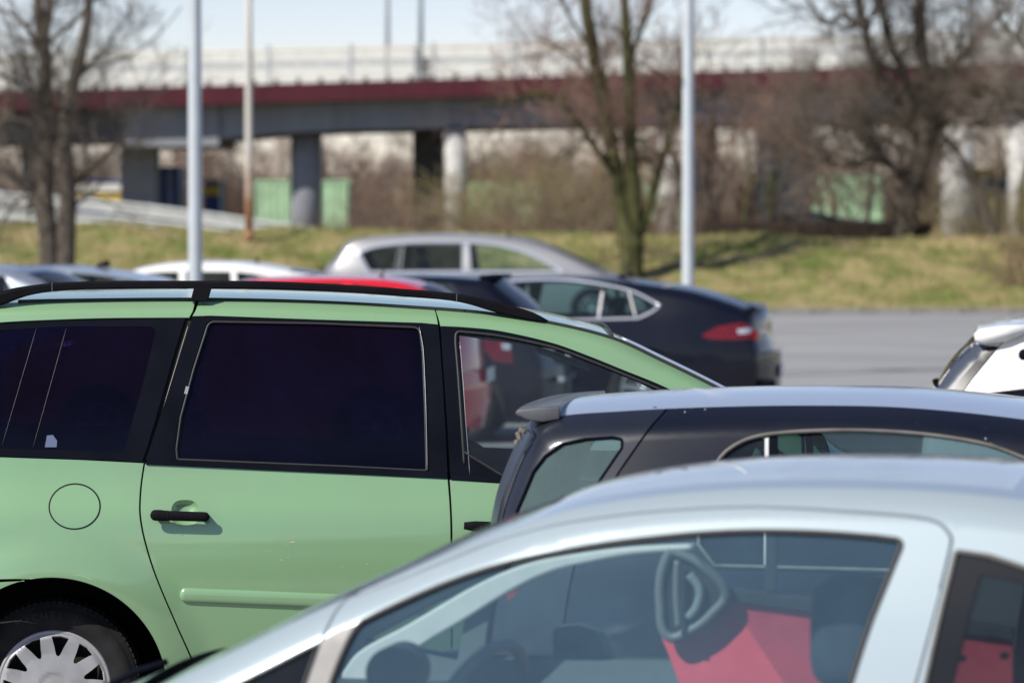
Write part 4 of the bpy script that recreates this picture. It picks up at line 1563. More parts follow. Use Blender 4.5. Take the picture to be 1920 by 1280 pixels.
    hc = [(345 + 25 * math.cos(t) * (1 if math.cos(t) > 0 else 0.95), 961 + 25 * math.sin(t)) for t in np.linspace(0, 2 * math.pi, 28, endpoint=False)]
    hcl = loc([(347 + 26 * np.sign(math.cos(t)) * abs(math.cos(t)) ** 0.75, 961 + 24.5 * np.sign(math.sin(t)) * abs(math.sin(t)) ** 0.75) for t in np.linspace(0, 2 * math.pi, 36, endpoint=False)])
    top = loc([(274, 871), (330, 873), (640, 887), (838, 897)])
    poly = L2(dl[::-1], top, fsl, [(fsl[-1][0], zb), (dl[-1][0], zb)])
    doors = c.panel('rear_door', poly, M_green, [hcl], g=0.035, lip=0.012)
    hc0 = hcl.mean(0)
    def scoop(side):
        V, T = triangulate(hcl, [], 0.006)
        def f(P):
            q = (P - hc0) / (np.abs(hcl - hc0).max(0) + 1e-9)
            rr = (np.abs(q[:, 0]) ** 2.6 + np.abs(q[:, 1]) ** 2.6) ** (1 / 2.6)
            d = -0.030 * np.clip(1 - rr ** 2.4, 0, 1) ** 0.75
            return np.stack([P[:, 0], side * (c.hw(P) + d), P[:, 1]], 1)
        return V, T, f
    for side, dd in zip((-1, 1), doors):
        V, T, f = scoop(side)
        build_sheet('handle_recess', V, T, f, M_green, dd, flip=side > 0)
        # the handle: a rounded bar standing off the door
        hpx = [(283, 964.3), (283.6, 964.4), (285, 964.5), (287.5, 964.6), (291, 964.8), (300, 965), (315, 965.5), (330, 966), (345, 966.5), (360, 967), (375, 967.5), (383, 967.8), (387, 967.9), (390, 968), (391.3, 968), (391.9, 968)]
        hl = loc(hpx, 0.03)
        n = len(hl)
        offs = 0.032 * np.ones(n)
        hp = c.surf(hl, 0.0, side)
        hp[:, 1] += side * (0.041 + 0.006 * np.sin(np.linspace(0, math.pi, n)))
        rad = 0.0205 * np.ones(n); rad[:5] *= (0.15, 0.45, 0.72, 0.9, 0.98); rad[-4:] *= (0.93, 0.75, 0.5, 0.15)
        rad[6:] *= 0.88
        tube('door_handle', hp, rad, M_rail, dd, n=14, flat=0.62)
        for k in (0.04, 0.96):
            i = 4 if k < .5 else n - 4
            q = hp[i]
            box('handle_foot', (q[0] + (0.008 if k < .5 else -0.008), q[1] - side * 0.022, q[2]), (0.024, 0.046, 0.026), M_rail, dd, 0.006)
        i = 6
        lathe_ring = [(hp[i][0], hp[i][1] + 0.0133 * math.cos(t), hp[i][2] + 0.0206 * math.sin(t)) for t in np.linspace(0, 2 * math.pi, 16, endpoint=False)]
        tube('handle_joint', lathe_ring, 0.0007, M_gap, dd, n=4, closed=True)
    # side moulding on both doors
    def moulding(x0, x1, y0, y1, parent, both_side):
        r = 13
        pts = rounded([(x0, y0 - 1, 0), (x0, y0 - 1, 0)])
        L = loc(cr([(x0 + 3, y0 + r), ((x0 + x1) / 2, (y0 + y1) / 2 + r), (x1 - 3, y1 + r)], 15))
        r_ = 0.0262
        ds_ = np.array([0.0003, 0.0012, 0.003, 0.006, 0.010, 0.015, 0.021])
        u0 = (L[1] - L[0]) / np.linalg.norm(L[1] - L[0])
        u1 = (L[-1] - L[-2]) / np.linalg.norm(L[-1] - L[-2])
        L = np.concatenate([L[0] + u0 * ds_[:, None], [q for q in L if np.linalg.norm(q - L[0]) > .03 and np.linalg.norm(q - L[-1]) > .03], L[-1] - u1 * ds_[::-1, None]])
        for side, p in zip((-1, 1), both_side):
            P = c.surf(L, 0.002, side)
            n = len(P)
            R = np.full(n, r_)
            e_ = np.sqrt(1 - (1 - np.clip(ds_ / 0.022, 0, 1)) ** 2)
            R[:7] *= e_; R[-7:] *= e_[::-1]
            tube('side_moulding', P, R, M_green, p, n=18, flat=0.42)
    moulding(334, 842, 1101, 1121, None, doors)
    for lst in (seamd[1:], fs):
        q = loc(cr(lst, 20)); q = q[q[:, 1] > zb]
        c.panel('door_shut_backing', [(p[0] - .02, p[1]) for p in q] + [(p[0] + .025, p[1]) for p in q[::-1]], M_gap, off=-0.016, lip=0)
    # ---- black belt moulding
    bel = loc([(276, 860), (330, 862), (640, 874), (838, 884), (839, 896), (640, 886.5), (330, 872.5), (274, 870)])
    c.panel('belt_moulding', bel, M_blacktrim, off=0.007, lip=0.007)
    # ---- rear door frame with window
    fo = [(361, 595), (395, 594), (600, 601), (790, 607), (822, 610.5), (829, 700), (836, 820), (839, 886), (640, 876), (330, 864), (273, 861), (284, 830), (304, 770), (330, 688), (345, 642)]
    gl = rounded([(389, 600, 16), (600, 604), (791, 612, 18), (797, 660), (800, 760), (803, 885, 3), (640, 876), (331, 864, 3), (327, 840, 6), (336, 780), (360, 690)])
    frs = c.panel('rear_door_frame', loc(fo), M_blacktrim, [loc(gl)], off=0.0, lip=0.012)
    for side, par in zip((-1, 1), frs):
        V, T = triangulate(loc(gl), [], 0.06)
        build_sheet('rear_door_window', V, T, c.fn(-0.008, side), G_tint, par, flip=side > 0)
        gi = rounded([(392, 603, 16), (600, 606.5), (787, 614, 15), (793, 662), (797, 760), (800, 882, 3), (640, 874), (333, 861, 3), (331, 842, 6), (339, 782), (363, 693)])
        tube('window_seal', c.surf(resample(loc(gi), 0.03), 0.000, side), 0.0048, M_rubber, par, n=8, closed=True)
    # bright weathered lip between quarter window and door frame
    c.line('seam_seal', loc(cr([(352, 612), (333, 675), (303, 775), (286, 832)], 12)), 0.0011, simple('worn_seal_lip', (0.45, 0.43, 0.38), 0.5), off=-0.002, both=False, n=4)
    c.panel('pillar_backing', loc([(340, 585), (372, 585), (300, 870), (250, 870)]), M_gap, off=-0.014, lip=0)
    c.line('seal_lip', loc(cr([(786, 613), (793, 650), (796, 700), (799, 780), (801, 880)], 14)), 0.0012, M_alum, off=0.004, both=False, n=4)
    c.line('seal_lip', loc(cr([(862, 640), (867, 700), (874, 800), (881, 890)], 14)), 0.0009, M_alum, off=0.001, both=False, n=4)
    # a small bright clip on the window edge
    q = c.surf(loc([(350, 731)]), 0.006)[0]
    box('seal_clip', q, (0.012, 0.008, 0.028), M_alum, c.root, rot=Matrix.Rotation(0.25, 4, 'Y'))
    # ---- cant rail of the rear door, green
    r2 = seg_x(372, 815)
    poly = L2(r2, loc([(818, 592), (821, 608), (790, 605), (600, 599), (395, 591.5), (361, 592.5), (366, 584), (369, 577)]))
    c.panel('upper_door_rail', poly, M_green, g=0.03)
    # ---- cant rail and A pillar of the front door
    lower = [(826, 611), (869, 613), (936, 620), (1037, 643), (1104, 667), (1171, 694), (1240, 722), (1330, 766), (1430, 822), (1500, 870)]
    lw = loc(cr(lower, 14))
    r3 = seg_x(818, 1520)
    poly = L2(r3, loc([(1560, 878)]), lw[::-1], loc([(822, 592)]))
    c.panel('front_pillar', poly, M_green, g=0.03)
    # front door frame
    fo = L2(loc(cr([(826, 612.5), (869, 615), (936, 622), (1037, 645), (1104, 669), (1171, 696), (1240, 724), (1330, 768), (1430, 824), (1500, 873)], 14)),
            loc([(1500, 905), (1380, 912), (1250, 907), (945, 893), (844, 888), (839, 800), (832, 700)]))
    gtop = cr([(888, 624), (936, 629.5), (1037, 651), (1104, 675), (1171, 702), (1240, 731), (1330, 776), (1392, 812)], 14)
    gl = loc(L2(rounded([(872, 891, 4), (866, 800), (859, 700), (854, 640)])[:], rounded([(854, 640), (855, 621, 20), (888, 624)])[1:-1], gtop, rounded([(1430, 840), (1424, 908, 6), (1250, 906)])[1:], [(945, 893)]))
    ffs = c.panel('front_door_frame', fo, M_blacktrim, [gl], off=0.0, lip=0.012)
    for side, par in zip((-1, 1), ffs):
        V, T = triangulate(gl, [], 0.06)
        build_sheet('front_door_window', V, T, c.fn(-0.008, side), G_van, par, flip=side > 0)
        tube('window_seal', c.surf(resample(gl, 0.03), -0.001, side), 0.0055, M_rubber, par, n=8, closed=True)
    bel = loc([(844, 888), (945, 893), (1250, 907), (1380, 912), (1500, 905), (1502, 916), (1380, 924), (1250, 918), (945, 904), (845, 898)])
    c.panel('belt_moulding', bel, M_blacktrim, off=0.006, lip=0.006)
    # ---- front door skin
    ds = [(843.5, 899), (847, 950), (848.5, 1000), (849, 1150), (849, 1345)]
    dsl = loc(cr(ds, 20)); dsl = dsl[dsl[:, 1] > zb]
    de = loc(cr([(1500, 917), (1478, 1000), (1462, 1080), (1400, 1200), (1345, 1270)], 20)); 
    top = loc([(843.5, 899), (945, 906), (1250, 920), (1380, 926), (1500, 917)])
    zf = 0.318
    poly = L2(dsl[::-1][:-1], top, de[1:], [(fa - RA - 0.06, zb), (dsl[-1][0], zb)])
    dr = c.panel('front_door', poly, M_green, g=0.045, lip=0.012)
    moulding(856, 1330, 1122, 1142, None, dr)
    for side, p in zip((-1, 1), dr):
        hl = loc([(870, 985), (890, 986), (920, 987), (960, 989)], 0.03)
        hp = c.surf(hl, 0.032, side)
        tube('door_handle', hp, [0.013, 0.019, 0.019, 0.01], M_rail, p, n=12, flat=0.62)
    # ---- front fender
    arcf = c.arc(fa, zc, RA, 180, 0)
    frontS = c.spine[(c.par >= 22.2) & (c.par <= 27.6)]
    de2 = de + np.array([0.008, 0])
    poly = L2(loc([(1506, 915), (1560, 880)]), frontS, [(fa + RA + 0.1, c.spine[c.par <= 27.6][-1][1]), (fa + RA, zc + 0.14)], [p for p in arcf[::-1] if p[1] > zc + 0.13][0:], [(fa - RA - 0.0, zc), (fa - RA - 0.03, zb), (fa - RA - 0.05, zb)], de2[::-1][:-1])
    c.panel('front_wing', poly, M_green, g=0.06)
    fb = c.spine[c.par >= 27.65]
    poly = L2(fb, [(fb[-1][0] - 0.05, zb), (fa + RA, zb)], [p for p in c.arc(fa, zc, RA, 0, 60) if p[1] < fb[0][1]], [(fa + RA + 0.05, fb[0][1])])
    c.panel('front_bumper', poly, M_green, g=0.06)
    # sills
    box('sill', ((ra + RA + fa - RA) / 2, -(W - 0.06), 0.20), (fa - ra - 2 * RA, 0.05, 0.08), M_blacktrim, c.root, 0.01)
    box('sill', ((ra + RA + fa - RA) / 2, (W - 0.06), 0.20), (fa - ra - 2 * RA, 0.05, 0.08), M_blacktrim, c.root, 0.01)
    # ---- over the top
    c.strip('rear_bumper_face', 0, 2.97, M_green, 0.02, bulge=0.13)
    c.strip('tailgate', 3.0, 5.0, M_green, 0.02, bulge=0.11)
    c.strip('rear_window', 5.0, 7.0, G_tint, 0.02, bulge=0.10)
    c.strip('roof', 7.0, 18.0, M_green, 0.030, bulge=0.03)
    c.strip('windscreen', 18.0, 22.4, G_van, 0.02, bulge=0.04, t0=-0.93, t1=0.93)
    for t0_, t1_ in ((-1, -0.925), (0.925, 1)):
        c.strip('windscreen_sheen_trim', 18.0, 22.4, M_chromeish, 0.02, bulge=0.04, t0=t0_, t1=t1_, n=3)  # edge trim widened in silver-blue to paint the screen's pale reflection
    c.strip('bonnet', 22.4, 26.0, M_green, 0.05, bulge=0.12)
    c.strip('front_bumper_face', 26.0, 30, M_green, 0.05, bulge=0.22)
    c.strip('headlining', 7.5, 17.8, M_grey_in, 0.03, off=-0.05)
    # windscreen top edge bead and ditch mouldings (black)
    c.edge_tube('roof_ditch_moulding', 10.0, 22.2, 0.0062, M_rubber, off=0.004, inset=0.0)
    m = (c.par >= 18.0) & (c.par <= 18.001)
    i = int(np.argmin(abs(c.par - 18.0)))
    wS = c.hw(c.spine[i:i + 1])[0]
    tube('windscreen_seal', [(c.spine[i, 0] + 0.035 * (1 - t * t) * 0.3, t * wS, c.spine[i, 1] + 0.036 * (1 - t * t) + 0.002) for t in np.linspace(-1, 1, 17)], 0.006, M_rubber, c.root)
    # bright windscreen edge trim seen along the pillar
    c.edge_tube('windscreen_edge_trim', 18.05, 21.5, 0.008, M_chromeish, off=0.013, inset=0.014)
    # ---- roof rails
    for side in (-1, 1):
        tp = [(-60, 562), (-20, 562), (0, 560), (25, 552), (50, 545.5), (98, 538.5), (200, 534), (365, 533.5), (500, 534.5), (640, 540.5), (760, 549), (860, 558.5), (940, 578), (1000, 593), (1028, 602)]
        hh = [4, 11, 13, 12, 9.5, 8, 7.3, 7.3, 7.3, 7.3, 7.3, 7.5, 10.5, 7.5, 1.5]
        q, par = catmull([(x, y, h) for (x, y), h in zip(tp, hh)], 18)
        b = W - 0.225 - 0.035
        L = c.plane(q[:, :2], -b)
        top = c.plane(q[:, :2] - np.array([0, 1]) * q[:, 2:3], -b)
        hgt = (top[:, 1] - L[:, 1])
        V, Fc = [], []
        n = len(L)
        zoff = 0.0 if side < 0 else -0.036
        sec = [(-1, -0.75), (-0.55, -1), (0.55, -1), (1, -0.7), (1, 0.55), (0.5, 1), (-0.5, 1), (-1, 0.55)]
        for k in range(n):
            hwid = 0.016 if 0 < k < n - 1 else 0.006
            for (u, v) in sec:
                V.append((L[k, 0], side * b + u * hwid, L[k, 1] + v * hgt[k] + zoff))
        ns = len(sec)
        for k in range(n - 1):
            for j in range(ns):
                j2 = (j + 1) % ns
                Fc.append((k * ns + j, k * ns + j2, (k + 1) * ns + j2, (k + 1) * ns + j))
        Fc.append(tuple(range(ns))[::-1]); Fc.append(tuple(range((n - 1) * ns, n * ns)))
        rail = mesh_obj('roof_rail', V, Fc, M_rail, c.root)
        mod = rail.modifiers.new('bevel', 'BEVEL'); mod.width = 0.003; mod.segments = 2; mod.limit_method = 'ANGLE'
        # foot in the middle
        ft = c.plane([(364, 539), (397, 539), (390, 564), (357, 564)], -b)
        V = []
        for yy in (-0.017, 0.015):
            for p in ft:
                V.append((p[0], side * b + yy * 1.1, p[1] + zoff))
        f = mesh_obj('rail_foot', V, [(0, 1, 2, 3), (7, 6, 5, 4), (0, 4, 5, 1), (1, 5, 6, 2), (2, 6, 7, 3), (3, 7, 4, 0)], M_rail, rail)
        mod = f.modifiers.new('bevel', 'BEVEL'); mod.width = 0.003; mod.segments = 2
        for (x, y0, y1) in ((98, 530, 546), (856, 551, 566)):
            j = c.plane([(x, y0), (x, y1)], -b)
            box('rail_joint', ((j[0][0] + j[1][0]) / 2, side * b, (j[0][1] + j[1][1]) / 2 + zoff), (0.0022, 0.0335, abs(j[0][1] - j[1][1])), M_alumdull, rail)
    # ---- wheels
    def cover_wheel(a, near_detail):
        for side in (-1, 1):
            w = c.base(np.array([[a, zc]]))[0] - 0.045
            ce = (a, side * w, zc)
            rr = 0.205
            tp = [(rr - 0.006, -0.012), (rr, 0.006), (rr + 0.012, 0.013), (rr + 0.022, 0.014), (rr + 0.026, 0.0175), (rr + 0.055, 0.020), (rr + 0.078, 0.017), (rr + 0.082, 0.013),
                  (RT - 0.018, 0.004), (RT - 0.012, 0.002), (RT - 0.004, -0.012), (RT, -0.028), (RT, -0.17), (RT - 0.02, -0.2), (rr, -0.2)]
            ty = lathe('tyre', tp, M_tyre, c.root, n=96, centre=ce, sgn=side)
            # shoulder tread blocks
            bm = bmesh.new()
            nb = 84
            for k in range(nb):
                an = 2 * math.pi * k / nb
                M = Matrix.Rotation(-an, 4, 'Y')
                p = M @ Vector((RT - 0.004, 0, 0)) + Vector((ce[0], ce[1] - side * 0.018, ce[2]))
                add_box(bm, p, (0.012, 0.036, 0.0165), M @ Matrix.Rotation(side * 0.35, 4, 'Z'), 0)
            tb_ = bm_obj('tread_block', bm, M_tyre, ty)
            tb_['kind'] = 'stuff'
            # wheel cover: a disc with eleven slots
            n = 96
            outer = [(rr * 1.01 * math.cos(2 * math.pi * i / n), rr * 1.01 * math.sin(2 * math.pi * i / n)) for i in range(n)]
            holes = []
            for k in range(11):
                an = math.radians(82.5 - 32.73 * k)
                hp = []
                r0, r1 = rr * 0.575, rr * 0.915
                prof = [(r0 + 0.014, -0.085), (r0 + 0.002, -0.055), (r0 - 0.003, 0.0), (r0 + 0.002, 0.055), (r0 + 0.014, 0.085), (r0 + 0.03, 0.108), (r1 - 0.006, 0.158), (r1, 0.160), (r1 + 0.003, 0.0), (r1, -0.160), (r1 - 0.006, -0.158), (r0 + 0.03, -0.108)]
                for (r_, t_) in rounded(prof):
                    tt = t_ * 1.05
                    hp.append((r_ * math.cos(an + tt), r_ * math.sin(an + tt)))
                holes.append(np.array(hp))
            V, T = triangulate(np.array(outer), holes, 0.011)
            def f(P, side=side, ce=ce):
                r_ = np.hypot(P[:, 0], P[:, 1]) / rr
                h = 0.006 + 0.020 * np.clip(1 - (r_ / 0.62) ** 2, 0, 1) * 0.5 + 0.012 * (1 - smoothstep(r_, 0.86, 1.02)) - 0.004 * (1 - smoothstep(r_, 0.20, 0.30))
                return np.stack([ce[0] + P[:, 0], ce[1] + side * h, ce[2] + P[:, 1]], 1)
            cv = build_sheet('wheel_cover', V, T, f, M_cover, ty, flip=side > 0, lip=0.012)
            lathe('cover_edge', [(rr + 0.006, 0.002), (rr + 0.004, 0.010), (rr - 0.004, 0.012), (rr - 0.01, 0.008)], M_cover, cv, n=72, centre=ce, sgn=side)
            lathe('rim', [(rr, -0.01), (rr - 0.02, -0.02), (rr * 0.75, -0.05), (rr * 0.5, -0.04), (0.002, -0.04)], M_gap, ty, n=48, centre=ce, sgn=side)
            lathe('emblem', [(0.037, 0.013), (0.035, 0.0205), (0.031, 0.0215), (0.029, 0.0175), (0.0, 0.0185)], M_chrome, cv, n=40, centre=ce, sgn=side)
            bm = bmesh.new()
            for (dx, dz, an, ln) in ((-0.008, 0.008, 1.15, 0.03), (0.008, 0.008, -1.15, 0.03), (0.0, -0.008, 0.0, 0.034), (-0.012, -0.004, 1.2, 0.02), (0.012, -0.004, -1.2, 0.02)):
                add_box(bm, (ce[0] + dx, ce[1] + side * 0.0195, ce[2] + dz), (ln, 0.003, 0.0045), Matrix.Rotation(an, 4, 'Y'))
            bm_obj('emblem_mark', bm, M_chrome, cv)
            # raised lettering on the sidewall
            if side < 0 and near_detail:
                word = 'MICHELIN'
                vs, fs = [], []
                rm = rr + 0.058
                a0, a1 = 118.0, 70.0
                for i, ch in enumerate(word):
                    cu = bpy.data.curves.new('letter', 'FONT')
                    cu.body = ch; cu.size = 0.040; cu.extrude = 0.0012; cu.align_x = 'CENTER'; cu.align_y = 'CENTER'
                    to = bpy.data.objects.new('letter', cu)
                    COL.objects.link(to)
                    bpy.context.view_layer.update()
                    me = bpy.data.meshes.new_from_object(to.evaluated_get(bpy.context.evaluated_depsgraph_get()))
                    an = math.radians(a0 + (a1 - a0) * i / (len(word) - 1))
                    base = len(vs)
                    for v in me.vertices:
                        x, y, z = v.co
                        ca, sa = math.cos(an), math.sin(an)
                        rx = rm + y * 0.95
                        X = rx * ca + x * sa
                        Z = rx * sa - x * ca
                        vs.append((ce[0] + X, ce[1] + side * (0.0205 + z), ce[2] + Z))
                    for p in me.polygons:
                        fs.append(tuple(base + q for q in p.vertices))
                    bpy.data.objects.remove(to)
                    bpy.data.curves.remove(cu)
                    bpy.data.meshes.remove(me)
                mesh_obj('tyre_lettering', vs, fs, simple('tyre_lettering_rubber', (0.028, 0.028, 0.030), 0.7, spec=.2), ty)
    cover_wheel(ra, True)
    cover_wheel(fa, False)
    c.arch_liner(ra, zc, RA)
    c.arch_liner(fa, zc, RA)
    # arch lip, a thin rolled edge
    for ca in (ra, fa):
        c.line('arch_lip', c.arc(ca, zc, RA + 0.001, -3 if ca == ra else 4, 180 - th if ca == ra else 176, 40), 0.0035, M_green, off=-0.003, n=6)
    # ---- lamps
    for side in (-1, 1):
        V, T = triangulate(L2(c.spine[(c.par > 3.6) & (c.par < 5.6)], [tuple(c.ctrl[5] + np.array([0.13, -0.02])), tuple(c.ctrl[4] + np.array([0.16, -0.05]))]), [], 0.05)
        build_sheet('tail_lamp', V, T, c.fn(0.004, side), M_lamp_red, c.root, flip=side > 0, lip=0.01)
        V, T = triangulate(L2(c.spine[(c.par > 25.3) & (c.par < 26.9)], [tuple(c.ctrl[26] + np.array([-0.25, -0.10])), tuple(c.ctrl[25] + np.array([-0.15, -0.10]))]), [], 0.05)
        build_sheet('headlight', V, T, c.fn(0.004, side), M_lamp_clear, c.root, flip=side > 0, lip=0.01)
    # door mirror
    for side in (-1, 1):
        p = c.on(1385, 885, -(W - 0.05))
        box('door_mirror', (p[0], side * (W + 0.10), p[2] + 0.02), (0.12, 0.24, 0.17), M_green, c.root, 0.04, seg=3)
    # ---- cabin
    inner = loc([(-220, 700), (-120, 640), (100, 590), (600, 590), (860, 605), (1100, 655), (1330, 760), (1500, 870), (1500, 1060), (-240, 1050)])
    h1 = loc([(-180, 690), (-90, 640), (60, 612), (300, 608), (232, 850), (-190, 840)])
    h2 = loc([(385, 603), (795, 612), (803, 885), (328, 862)])
    h3 = loc([(862, 630), (1040, 655), (1200, 718), (1400, 820), (1410, 900), (880, 890)])
    c.lining(inner, [h1, h2, h3])
    c.floor_pan(-1.9, 2.6, 0.24)
    a_f = c.on(1010, 900, -0.4)[0]
    c.seats([a_f, a_f - 0.95], 0.62, 1.17, 0.40, face=1)
    box('dashboard', (c.on(1400, 900, -0.4)[0], 0, 0.88), (0.45, 1.4, 0.30), M_dark_in, c.root, 0.08, seg=3)
    # sun visor behind the front glass
    vz = c.on(1030, 655, -0.42)
    box('sun_visor', (vz[0] + 0.05, -0.40, vz[2] - 0.035), (0.20, 0.36, 0.02), M_grey_in, c.root, 0.008, Matrix.Rotation(0.35, 4, 'Y'))
    # small chips and scuffs on the rear door
    bm = bmesh.new()
    random.seed(5)
    chips = [(548, 1016, 6, 1.6), (540, 1020, 2, 1), (527, 1049, 5, .8), (541, 1045, 3, .7), (500, 1032, 12, .5), (688, 1056, 4, .7), (579, 982, 1.2, .7), (640, 1062, 9, .4), (615, 1004, 2.5, .8)]
    for (x, y, w_, h_) in chips:
        if x < 350: continue
        L = loc([(x, y)])
        p = c.surf(L, 0.0008)[0]
        pts = []
        nn = 7
        vs = [bm.verts.new((p[0] + w_ / 514 / 1.0 * math.cos(t) * random.uniform(.6, 1.1), p[1], p[2] + h_ / 514 * math.sin(t) * random.uniform(.6, 1.2))) for t in np.linspace(0, 2 * math.pi, nn, endpoint=False)]
        bm.faces.new(vs)
    ch = bm_obj('paint_scuff', bm, simple('bare_scuffed_paint', (0.50, 0.45, 0.33), 0.7), doors[0])
    ch['kind'] = 'stuff'
    return c


M_chromeish = simple('glass_edge_silver', (0.46, 0.55, 0.68), rough=0.25, metal=0.5)
M_alumdull = simple('dull_metal_joint', (0.20, 0.20, 0.19), rough=0.5, metal=0.5)
green_minivan()


# ------------------------------------------------------------------ the other cars
def sect_for(W, belt, roof, tumble=0.17):
    return [(0.1, W - .06), (0.3, W - .02), (0.5, W), (0.75, W - .004), (belt - .04, W - .035), (belt + .06, W - .06), ((belt + roof) / 2, W - .05 - tumble * .5), (roof - .06, W - tumble - .03), (roof + .1, W - tumble - .09)]


def std_car(name, label, cat, pcx, D, W, yaw, spine, brk, wheels, paint_m, windows, belt=0.95, roof=1.45, glass_m=None, group=None, r=0.07,
            lamp=None, g=0.09, trim=None, pillars=(), sideglass_off=-0.004, doors=(), extra=None, wheelR=0.31, zb=0.2, crown=0.02, lining=True, face=-1,
            front='right', dy=6, gb=0.10, tb=0.12, glassF=None, antenna=None, handles=(), nose=None, tumble=0.17, seats=True):
    """brk: control indices (t0 bumper/tailgate, t1 tailgate/glass, t2 glass/roof, t3 roof/screen, t4 screen/bonnet, t5 bonnet/bumper) left to right"""
    glass_m = glass_m or G_dark
    spine = [(x, y + (dy if brk[2] - 1.2 <= i <= brk[3] + .6 else 0)) for i, (x, y) in enumerate(spine)]
    # spine extents give the plan taper
    c = Car(name, label, cat, pcx, D, W, yaw, sect_for(W, belt, roof, tumble), spine, r=r, group=group, nose=nose or (-99, 99, 0.15), g=g)
    a0, a1 = c.ctrl[:, 0].min(), c.ctrl[:, 0].max()
    if nose is None:
        c.spine = None
        c.nose = (a0, a1, 0.15)
        sp = np.array(spine, float)
        L = c.plane(sp, -(W - r))
        for _ in range(6):
            L = c.plane(sp, -(c.base(L) - r))
        c.ctrl = L
        c.spine, c.par = catmull(L, g * 0.7)
        t = np.gradient(c.spine, axis=0)
        t /= np.linalg.norm(t, axis=1)[:, None] + 1e-12
        c.nrm = np.stack([-t[:, 1], t[:, 0]], 1)
    was = [a0 + w if w >= 0 else a1 + w for w in wheels]
    zc = wheelR
    RA = wheelR + 0.06
    holes = [c.loc(w) for w in windows]
    S = c.spine
    bottom = []
    for wa in sorted(was, reverse=True):
        bottom += [(wa + RA, zb)] + [p for p in c.arc(wa, zc, RA, -8, 188)] + [(wa - RA, zb)]
    poly = L2(S, [(S[-1][0] - .02, zb)] if S[-1][1] > zb else [], bottom, [(S[0][0] + .02, zb)])
    body = c.panel('body_side', poly, paint_m, holes, lip=0.012)
    for k, h in enumerate(holes):
        V, T = triangulate(h, [], g)
        gm = (glassF[k] if glassF and k < len(glassF) and glassF[k] else glass_m)
        for side in (-1, 1):
            build_sheet('side_window', V, T, c.fn(sideglass_off, side), gm, c.root, flip=side > 0)
    for h, rad, mm in (trim or []):
        L = c.loc(h)
        c.line('window_trim', resample(L, 0.05), rad, mm, off=0.003, closed=True)
    for (x0, y0, x1, y1, wd, mm) in pillars:
        L = c.loc([(x0 - wd / 2, y0), (x0 + wd / 2, y0), (x1 + wd / 2, y1), (x1 - wd / 2, y1)])
        c.panel('window_pillar', L, mm, off=0.001, lip=0.004)
    for d in doors:
        c.panel('door', c.loc(d), paint_m, off=0.003, lip=0.003)
    for (x, y, w_) in handles:
        L = c.loc(cr([(x - w_ / 2, y), (x, y), (x + w_ / 2, y)], 4))
        for side in (-1, 1):
            tube('door_handle', c.surf(L, 0.03, side), 0.014, paint_m, c.root, n=8)
    b0, b1, b2, b3, b4, b5 = brk
    n = len(c.ctrl) - 1
    Lg, Rg = glass_m, glass_m
    c.strip('left_end_bumper' if False else 'bumper', 0, b0, paint_m, 0.04, bulge=0.16)
    c.strip('tailgate' if front == 'right' else 'bonnet', b0, b1, paint_m, 0.04, bulge=tb)
    c.strip('rear_window' if front == 'right' else 'windscreen', b1, b2, glass_m, 0.03, bulge=gb)
    c.strip('roof', b2, b3, paint_m, crown, bulge=0.05)
    c.strip('windscreen' if front == 'right' else 'rear_window', b3, b4, glass_m, 0.03, bulge=0.10)
    c.strip('bonnet' if front == 'right' else 'tailgate', b4, b5, paint_m, 0.04, bulge=0.12)
    c.strip('bumper', b5, n, paint_m, 0.04, bulge=0.16)
    if lining:
        x = S[(c.par > b1) & (c.par < b4) & (S[:, 1] > belt - 0.05)]
        if len(x) > 4:
            lo = [(x[-1][0] + 0.1, 0.3), (x[0][0] - 0.1, 0.3)]
            c.lining(L2(x - np.array([0, 0.03]), lo), holes, M_dark_in)
        c.strip('headlining', b2 + .1, b3 - .1, M_grey_in, crown, off=-0.04)
    c.floor_pan(a0 + .35, a1 - .35, 0.3)
    for wa in was:
        c.wheel(wa, zc, wheelR, M_rim)
        c.arch_liner(wa, zc, RA)
    am = (was[0] + was[1]) / 2
    if seats:
        c.seats([am + face * 0.15, am - face * 0.75], 0.5, roof - 0.32, W * 0.42, face=face)
    c.was, c.a0, c.a1 = was, a0, a1
    return c


def lamp(c, pts_px, m, name='tail_lamp', off=0.005, both=True):
    return c.panel(name, c.loc(pts_px), m, off=off, lip=0.02, both=both, g=0.08)


